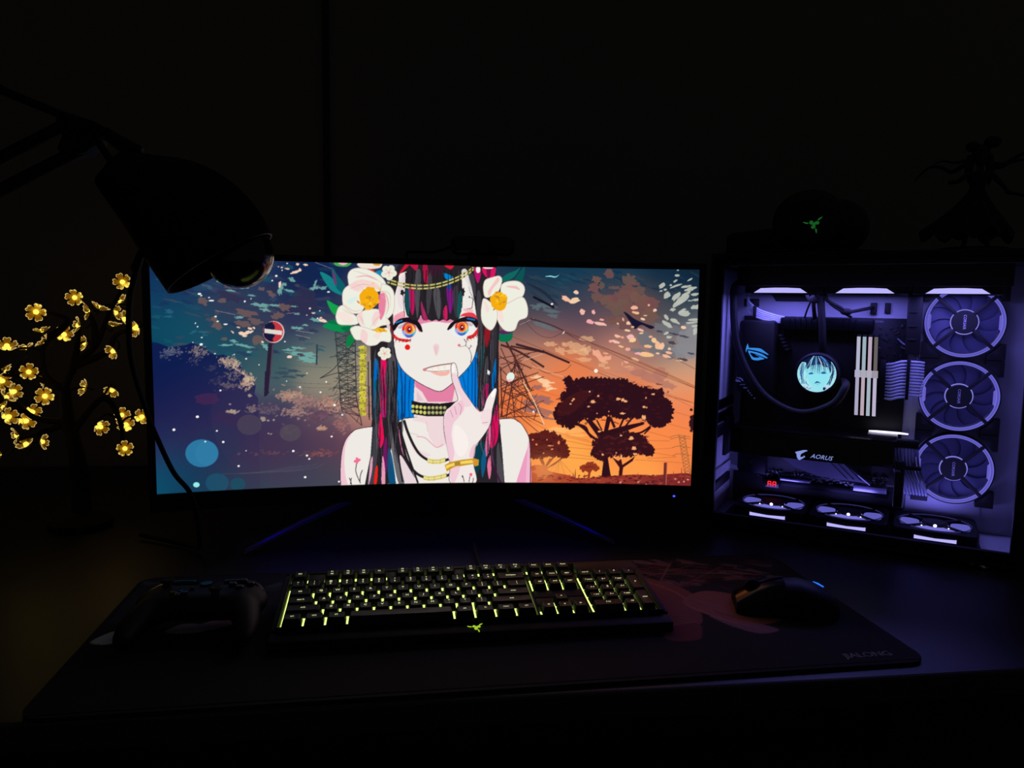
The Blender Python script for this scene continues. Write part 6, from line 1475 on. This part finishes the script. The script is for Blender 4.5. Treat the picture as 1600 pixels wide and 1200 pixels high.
# ---------------------------------------------------------------- blossom tree light
M_bark = mat('dark_brown_twig', (16, 10, 7), .8, bump=(200, .3))
tree_t = thing('blossom_tree_light', 'little bonsai tree lamp with glowing yellow blossom lights left of the monitor', 'lamp', (-.545, 1.30, DT))
TO = Vector((-.545, 1.30, 0))
BR = [[(-.54, 1.3, .0), (-.538, 1.302, .05), (-.54, 1.3, .104), (-.546, 1.3, .146), (-.552, 1.3, .175), (-.555, 1.3, .231)], [(-.555, 1.3, .231), (-.538, 1.3, .27), (-.506, 1.3, .3), (-.483, 1.3, .353), (-.456, 1.29, .396)], [(-.538, 1.3, .267), (-.491, 1.3, .289), (-.474, 1.3, .317), (-.445, 1.29, .328)], [(-.544, 1.3, .256), (-.534, 1.3, .297), (-.53, 1.3, .325)],
      [(-.556, 1.3, .225), (-.583, 1.3, .253), (-.585, 1.3, .291), (-.572, 1.3, .313)], [(-.572, 1.3, .313), (-.546, 1.3, .341), (-.588, 1.3, .353)], [(-.552, 1.3, .175), (-.604, 1.3, .183), (-.638, 1.3, .219)], [(-.545, 1.3, .16), (-.499, 1.3, .214), (-.474, 1.3, .18), (-.47, 1.3, .134)], [(-.552, 1.3, .175), (-.592, 1.3, .158), (-.626, 1.3, .147)], [(-.555, 1.3, .231), (-.601, 1.3, .247), (-.646, 1.3, .252)],
      [(-.506, 1.3, .3), (-.509, 1.3, .342), (-.532, 1.3, .371)]]
FL = [(-0.45, 1.27, 0.402), (-0.511, 1.244, 0.377), (-0.586, 1.285, 0.354), (-0.586, 1.252, 0.261), (-0.558, 1.239, 0.225), (-0.462, 1.286, 0.133), (-0.491, 1.358, 0.178), (-0.637, 1.342, 0.171), (-0.569, 1.337, 0.315), (-0.432, 1.27, 0.331), (-0.441, 1.305, 0.182), (-0.628, 1.269, 0.188), (-0.481, 1.254, 0.359), (-0.491, 1.245, 0.357), (-0.512, 1.26, 0.333), (-0.501, 1.36, 0.33), (-0.606, 1.346, 0.319), (-0.602, 1.343, 0.302), (-0.631, 1.342, 0.29),
      (-0.618, 1.257, 0.299), (-0.468, 1.273, 0.294), (-0.527, 1.318, 0.302), (-0.6, 1.332, 0.241), (-0.542, 1.35, 0.225), (-0.502, 1.353, 0.223), (-0.482, 1.242, 0.177), (-0.469, 1.315, 0.167), (-0.64, 1.324, 0.15), (-0.617, 1.301, 0.137), (-0.575, 1.255, 0.151), (-0.654, 1.296, 0.123), (-0.617, 1.242, 0.221), (-0.677, 1.361, 0.19), (-0.674, 1.351, 0.256), (-0.654, 1.307, 0.242), (-0.62, 1.272, 0.228), (-0.483, 1.357, 0.369),
      (-0.479, 1.31, 0.353), (-0.482, 1.354, 0.341), (-0.63, 1.349, 0.185)]
FACE = {0: .35, 1: .2, 2: .25, 3: .15, 4: .2, 5: .15, 6: .3, 7: .4, 8: .45, 9: .6, 10: .5, 11: .5}      # mostly facing the viewer; the rest seen from the side
R7 = random.Random(7)
nodes = []
for i, p in enumerate(BR):
    q = spline(p, 6); b = MB()
    r0, r1 = (.016, .0085) if i == 0 else (.0065, .0026)
    b.tube([Vector(v) - TO for v in q], [r0 + (r1 - r0) * k / (len(q) - 1) for k in range(len(q))], 9)
    b.build('trunk' if i == 0 else 'branch', M_bark, tree_t, 60)
    if i: nodes += [Vector(v) for v in q]
tw = MB()
b = MB(); b.lathe([(.045, 0), (.048, .004), (.048, .012), (.04, .018), (.018, .026), (.0, .03)], 32, T(.005, 0, 0)); b.build('base', M_bark, tree_t)
M_petal = mat('clear_amber_petal', (255, 214, 110), .2, emit=(150, 104, 16), es=.16, trans=.7)
M_rim = glow('petal_rim_light', (255, 218, 130), .62)
M_core = glow('warm_led', (255, 222, 78), 2.0)
M_rim.name = 'petal_rim_light'
def petal(b, rim, core):
    for k in range(5):
        A = T(rz=k * 2 * PI / 5)
        n = 6; rows = []
        for j, (u, w, z) in enumerate(((.0030, .0020, .0010), (.0070, .0046, .0022), (.0110, .0056, .0044), (.0142, .0048, .0066), (.0150, .0030, .0072))):
            rows.append([(u + (-.0016 if (j == 4 and abs(q) < .2) else 0), w * q, z + .0012 * q * q) for q in (-1, -.5, 0, .5, 1)])
        top = [p for r_ in rows for p in r_]
        vs = top + [(x, y, z - .0007) for x, y, z in top]; m_ = len(top); fs = []
        for r_ in range(4):
            for c in range(4):
                a = r_ * 5 + c; fs += [(a, a + 1, a + 6, a + 5), (a + m_, a + 5 + m_, a + 6 + m_, a + 1 + m_)]
        b.add(vs, fs, A)
        edge = [rows[2][0], rows[3][0], rows[4][0], (rows[4][2][0] + .0004, 0, rows[4][2][2]), rows[4][4], rows[3][4], rows[2][4]]
        rim.tube([A @ Vector((x, y, z)) for x, y, z in edge], .00052, 5)
    core.ball((0, 0, .0030), (.0042, .0042, .0032), 12, 8)
    for k in range(8):
        a = k * PI / 4; core.tube([(0, 0, .003), (.0032 * math.cos(a), .0032 * math.sin(a), .0066)], .00045, 4)
pb_, pr_, pc_ = MB(), MB(), MB(); petal(pb_, pr_, pc_)
proto_p = proto_r = proto_c = None
for i, p in enumerate(FL):
    P = Vector(p)
    near = min(nodes, key=lambda n: (n - P).length)
    back = (P - near); 
    # which way the flower looks
    to_cam = Vector((0, 0, .375)) - P; to_cam.normalize()
    k = FACE.get(i, 1.0)
    rnd = Vector((R7.uniform(-1, 1), R7.uniform(-.6, .3), R7.uniform(-.3, 1))).normalized()
    d = (to_cam * (1.15 - k) + rnd * k).normalized()
    q = spline([near - TO, (near + P) / 2 - TO + Vector((0, 0, .006 + .004 * R7.random())) - d * .01, P - TO - d * .010, P - TO - d * .002], 5)
    b = MB(); b.tube(q, [.0019 - .0007 * j / (len(q) - 1) for j in range(len(q))], 6); b.build('twig', M_bark, tree_t, 60)
    rot = d.to_track_quat('Z', 'Y').to_matrix().to_4x4() @ Matrix.Rotation(R7.uniform(0, 6), 4, 'Z')
    sc = R7.uniform(.80, .96)
    Mx = Matrix.Translation(P - TO) @ rot @ Matrix.Scale(sc, 4)
    if proto_p is None:
        f = proto_p = pb_.build('blossom', M_petal, tree_t, 40); proto_r = pr_.build('petal_rim', M_rim, f, 40); proto_c = pc_.build('bulb', M_core, f, 40)
    else:
        f = inst(proto_p, 'blossom', tree_t); inst(proto_r, 'petal_rim', f); inst(proto_c, 'bulb', f)
    f.matrix_local = Mx
for x, y, z, e in ((-.50, 1.24, .34, .016), (-.62, 1.26, .27, .018), (-.60, 1.36, .20, .022), (-.47, 1.36, .16, .012), (-.56, 1.50, .28, .05)):
    d = bpy.data.lights.new('blossom_glow', 'POINT'); d.energy = e; d.energy = e * (.22 if y < 1.45 else .6); d.color = (1, .56, .17); d.shadow_soft_size = .03
    o = bpy.data.objects.new('blossom_glow', d); COL.objects.link(o); o.parent = tree_t; o.location = Vector((x, y, z)) - TO

# ---------------------------------------------------------------- things standing on the computer
CTOP = DT + .03 + .437
cr, sr = math.cos(math.radians(-36)), math.sin(math.radians(-36))
def on_case(x, y): return (.5237 + cr * x - sr * y, 1.2219 + sr * x + cr * y, CTOP)
hs = thing('headset', 'black over-ear headset with a green emblem lying on top of the computer', 'headset', on_case(.135, .085), math.radians(-36))
M_hs = mat('headset_plastic', (8, 8, 8), .5, bump=(600, .05)); M_cush = mat('headset_cushion', (7, 7, 7), .9)
for i, (dx, dy, dz, tilt, yaw, sx, sz) in enumerate(((-.012, -.035, .0535, .18, -.05, 1.12, .985), (.022, .040, .050, -.10, .10, 1.0, .92))):
    Mx = T(dx, dy, dz, rx=PI / 2 - tilt * .5, rz=yaw) @ Matrix.Diagonal((sx, sz, 1, 1))
    b = MB(); b.lathe([(.0, .026), (.030, .0255), (.044, .022), (.051, .013), (.052, .002), (.050, -.004)], 44, Mx); cup = b.build('ear_cup', M_hs, hs, 50)
    b = MB(); b.lathe([(.049, -.004), (.0525, -.010), (.052, -.018), (.044, -.024), (.030, -.022), (.027, -.012), (.030, -.004)], 40, Mx); b.build('ear_cushion', M_cush, cup, 50)
    if i == 0:
        b = MB(); emblem_shapes(b, .0125, Mx @ T(.010, -.009, .0258, rz=.05)); b.build('snake_emblem', glow('dim_green_emblem', (22, 88, 32), .9), cup, 0)
b = MB(); rings = []
for x, y, z in spline([(-.030, -.035, .040), (-.075, -.030, .030), (-.125, -.012, .0235), (-.150, .012, .0225), (-.128, .038, .0235), (-.075, .050, .030), (.0, .046, .044)], 6):
    rings.append((x, y, z))
n = len(rings)
lp = []
for i, (x, y, z) in enumerate(rings):
    x0, y0, _ = rings[max(i - 1, 0)]; x1, y1, _ = rings[min(i + 1, n - 1)]
    t = Vector((x1 - x0, y1 - y0, 0)).normalized(); nn = Vector((-t.y, t.x, 0)); e = 1 - abs(2 * i / (n - 1) - 1) ** 2
    hh = .010 + .011 * e; ww = .004 + .003 * e
    lp.append([(x - nn.x * ww, y - nn.y * ww, z - hh * .9), (x - nn.x * ww, y - nn.y * ww, z + hh * .6), (x - nn.x * ww * .4, y - nn.y * ww * .4, z + hh), (x + nn.x * ww, y + nn.y * ww, z + hh * .7), (x + nn.x * ww, y + nn.y * ww, z - hh * .9)])
b.loft(lp); b.build('headband', M_hs, hs, 40)
b = MB(); b.tube(spline([(-.04, -.05, .012), (-.10, -.06, .004), (-.07, -.075, .004), (.02, -.078, .004), (.07, -.05, .004), (.10, .0, .004), (.12, .09, .004)], 6), .0024, 8); b.build('cable', M_rubber, hs)

# figurine: a dark dancing doll in a ruffled dress with streaming ribbons
fg = thing('figurine', 'dark statuette in a ruffled dress with streaming ribbons standing on the computer', 'figurine', on_case(.358, .085), math.radians(-36))
M_fig = mat('dark_painted_resin', (10, 9, 11), .6); M_fdress = mat('black_dress_resin', (6, 6, 7), .7); M_fhair = mat('dark_hair_resin', (7, 7, 8), .55)
b = MB(); b.lathe([(.048, 0), (.050, .002), (.050, .006), (.047, .008), (0, .008)], 40); b.build('display_base', mat('dark_clear_base', (8, 8, 9), .2), fg)
def skin(name, verts, edges, radii, m_, parent, sub=2):
    me = bpy.data.meshes.new(name); me.from_pydata(verts, edges, []); me.materials.append(m_)
    o = bpy.data.objects.new(name, me); COL.objects.link(o); o.parent = parent
    sm = o.modifiers.new('skin', 'SKIN'); sm.use_smooth_shade = True
    lay = me.skin_vertices[0] if me.skin_vertices else None
    for i, r in enumerate(radii):
        lay.data[i].radius = (r, r)
    lay.data[0].use_root = True
    ss_ = o.modifiers.new('sub', 'SUBSURF'); ss_.levels = sub; ss_.render_levels = sub
    return o
V = [(0, 0, .078), (0, 0, .095), (.001, 0, .112), (.002, 0, .124), (.002, 0, .132), (.002, 0, .140), (.002, 0, .152),
     (-.013, 0, .122), (-.026, -.006, .110), (-.040, -.010, .108), (.016, 0, .121), (.030, .004, .106), (.040, -.004, .092),
     (-.007, 0, .070), (-.010, .002, .042), (-.012, 0, .014), (-.014, -.010, .010), (.008, 0, .070), (.014, -.002, .042), (.018, 0, .014), (.020, -.010, .010)]
Ed = [(0, 1), (1, 2), (2, 3), (3, 4), (4, 5), (5, 6), (2, 7), (7, 8), (8, 9), (2, 10), (10, 11), (11, 12), (0, 13), (13, 14), (14, 15), (15, 16), (0, 17), (17, 18), (18, 19), (19, 20)]
Rd = [.011, .0085, .010, .006, .0042, .0105, .0095, .0050, .0036, .0030, .0050, .0036, .0030, .0078, .0052, .0036, .0034, .0078, .0052, .0036, .0034]
skin('body', V, Ed, Rd, M_fig, fg)
b = MB(); rings = []
for t in range(9):
    u = t / 8; z = .098 - .070 * u; rr_ = .010 + .040 * u ** 1.15
    ring = []
    for k in range(72):
        a = 2 * PI * k / 72
        lop = 1 + .42 * u * max(0, math.cos(a - PI)) + .10 * u * math.sin(a * 3)
        ring.append((rr_ * lop * math.cos(a) * 1.05, rr_ * .8 * lop * math.sin(a), z + .007 * u * math.sin(a * 9) + .016 * u * max(0, math.cos(a - PI)) * 0 - .006 * u * math.sin(a * 2)))
    rings.append(ring)
inner_ = [[(x * .95, y * .95, z - .001) for x, y, z in r_] for r_ in rings[::-1]]
b.loft(rings + inner_, caps=False); b.build('skirt', M_fdress, fg, 60)
b = MB(); b.lathe([(.0105, .080), (.009, .092), (.0115, .106), (.0105, .118)], 24); b.build('bodice', M_fdress, fg)
b = MB(); b.ball((.002, .0055, .1525), (.0130, .0120, .0135), 20, 14); b.ball((-.010, .004, .163), (.010, .010, .008), 14, 10); b.ball((.016, .004, .168), (.012, .010, .009), 14, 10)
b.tube(spline([(-.010, .004, .150), (-.013, .006, .128), (-.010, .010, .106)], 5), [.006] * 6 + [.005, .004, .003, .002, .001], 8); b.tube(spline([(.012, .004, .150), (.016, .008, .126), (.015, .010, .104)], 5), [.006] * 6 + [.005, .004, .003, .002, .001], 8)
b.build('hair', M_fhair, fg, 60)
for pts, w in (([(-.008, .006, .142), (-.024, .010, .134), (-.036, .012, .128), (-.050, .014, .136), (-.066, .016, .138), (-.080, .016, .126), (-.086, .014, .118)], .0042), ([(-.008, .008, .146), (-.030, .012, .142), (-.048, .014, .146), (-.062, .018, .142)], .0028), ([(.012, .006, .134), (.030, .012, .132), (.044, .014, .142), (.060, .016, .150), (.076, .018, .146), (.092, .018, .136)], .0042), ([(.012, .008, .138), (.034, .012, .136), (.054, .014, .140), (.070, .018, .140), (.086, .02, .130)], .0028)):
    q = spline(pts, 5); b = MB(); b.tube(q, [w * (1 - .75 * k / (len(q) - 1)) for k in range(len(q))], 8); b.build('ribbon', M_fhair, fg, 60)
b = MB(); b.tube([(.036, -.004, .092), (.060, -.004, .085), (.100, -.004, .073)], [.0026, .0022, .001], 8); b.ball((.042, -.004, .090), .0038, 10, 8); b.build('staff', M_fig, fg)

# ---------------------------------------------------------------- loose cable on the desk in front of the computer
uc = thing('charging_cable', 'short black plug cable lying on the desk in front of the computer', 'cable', (.815, 1.018, DT))
b = MB(); b.box((.0045, -.026, .0045), (.011, .030, .007), .002, T(rz=.22)); b.build('plug', mat('cable_plug', (60, 60, 66), .3, .3), uc)
b = MB(); b.box((.0105, -.048, .0045), (.0085, .014, .0045), .0008, T(rz=.22)); b.build('metal_tip', mat('plug_metal', (160, 160, 168), .3, 1.0), uc)
b = MB(); b.tube(spline([(.002, -.012, .0045), (-.004, .006, .004), (-.010, .03, .0025), (-.02, .06, .0025), (.0, .085, .0025), (.03, .10, .0025)], 6), .0019, 8); b.build('cord', M_rubber, uc)
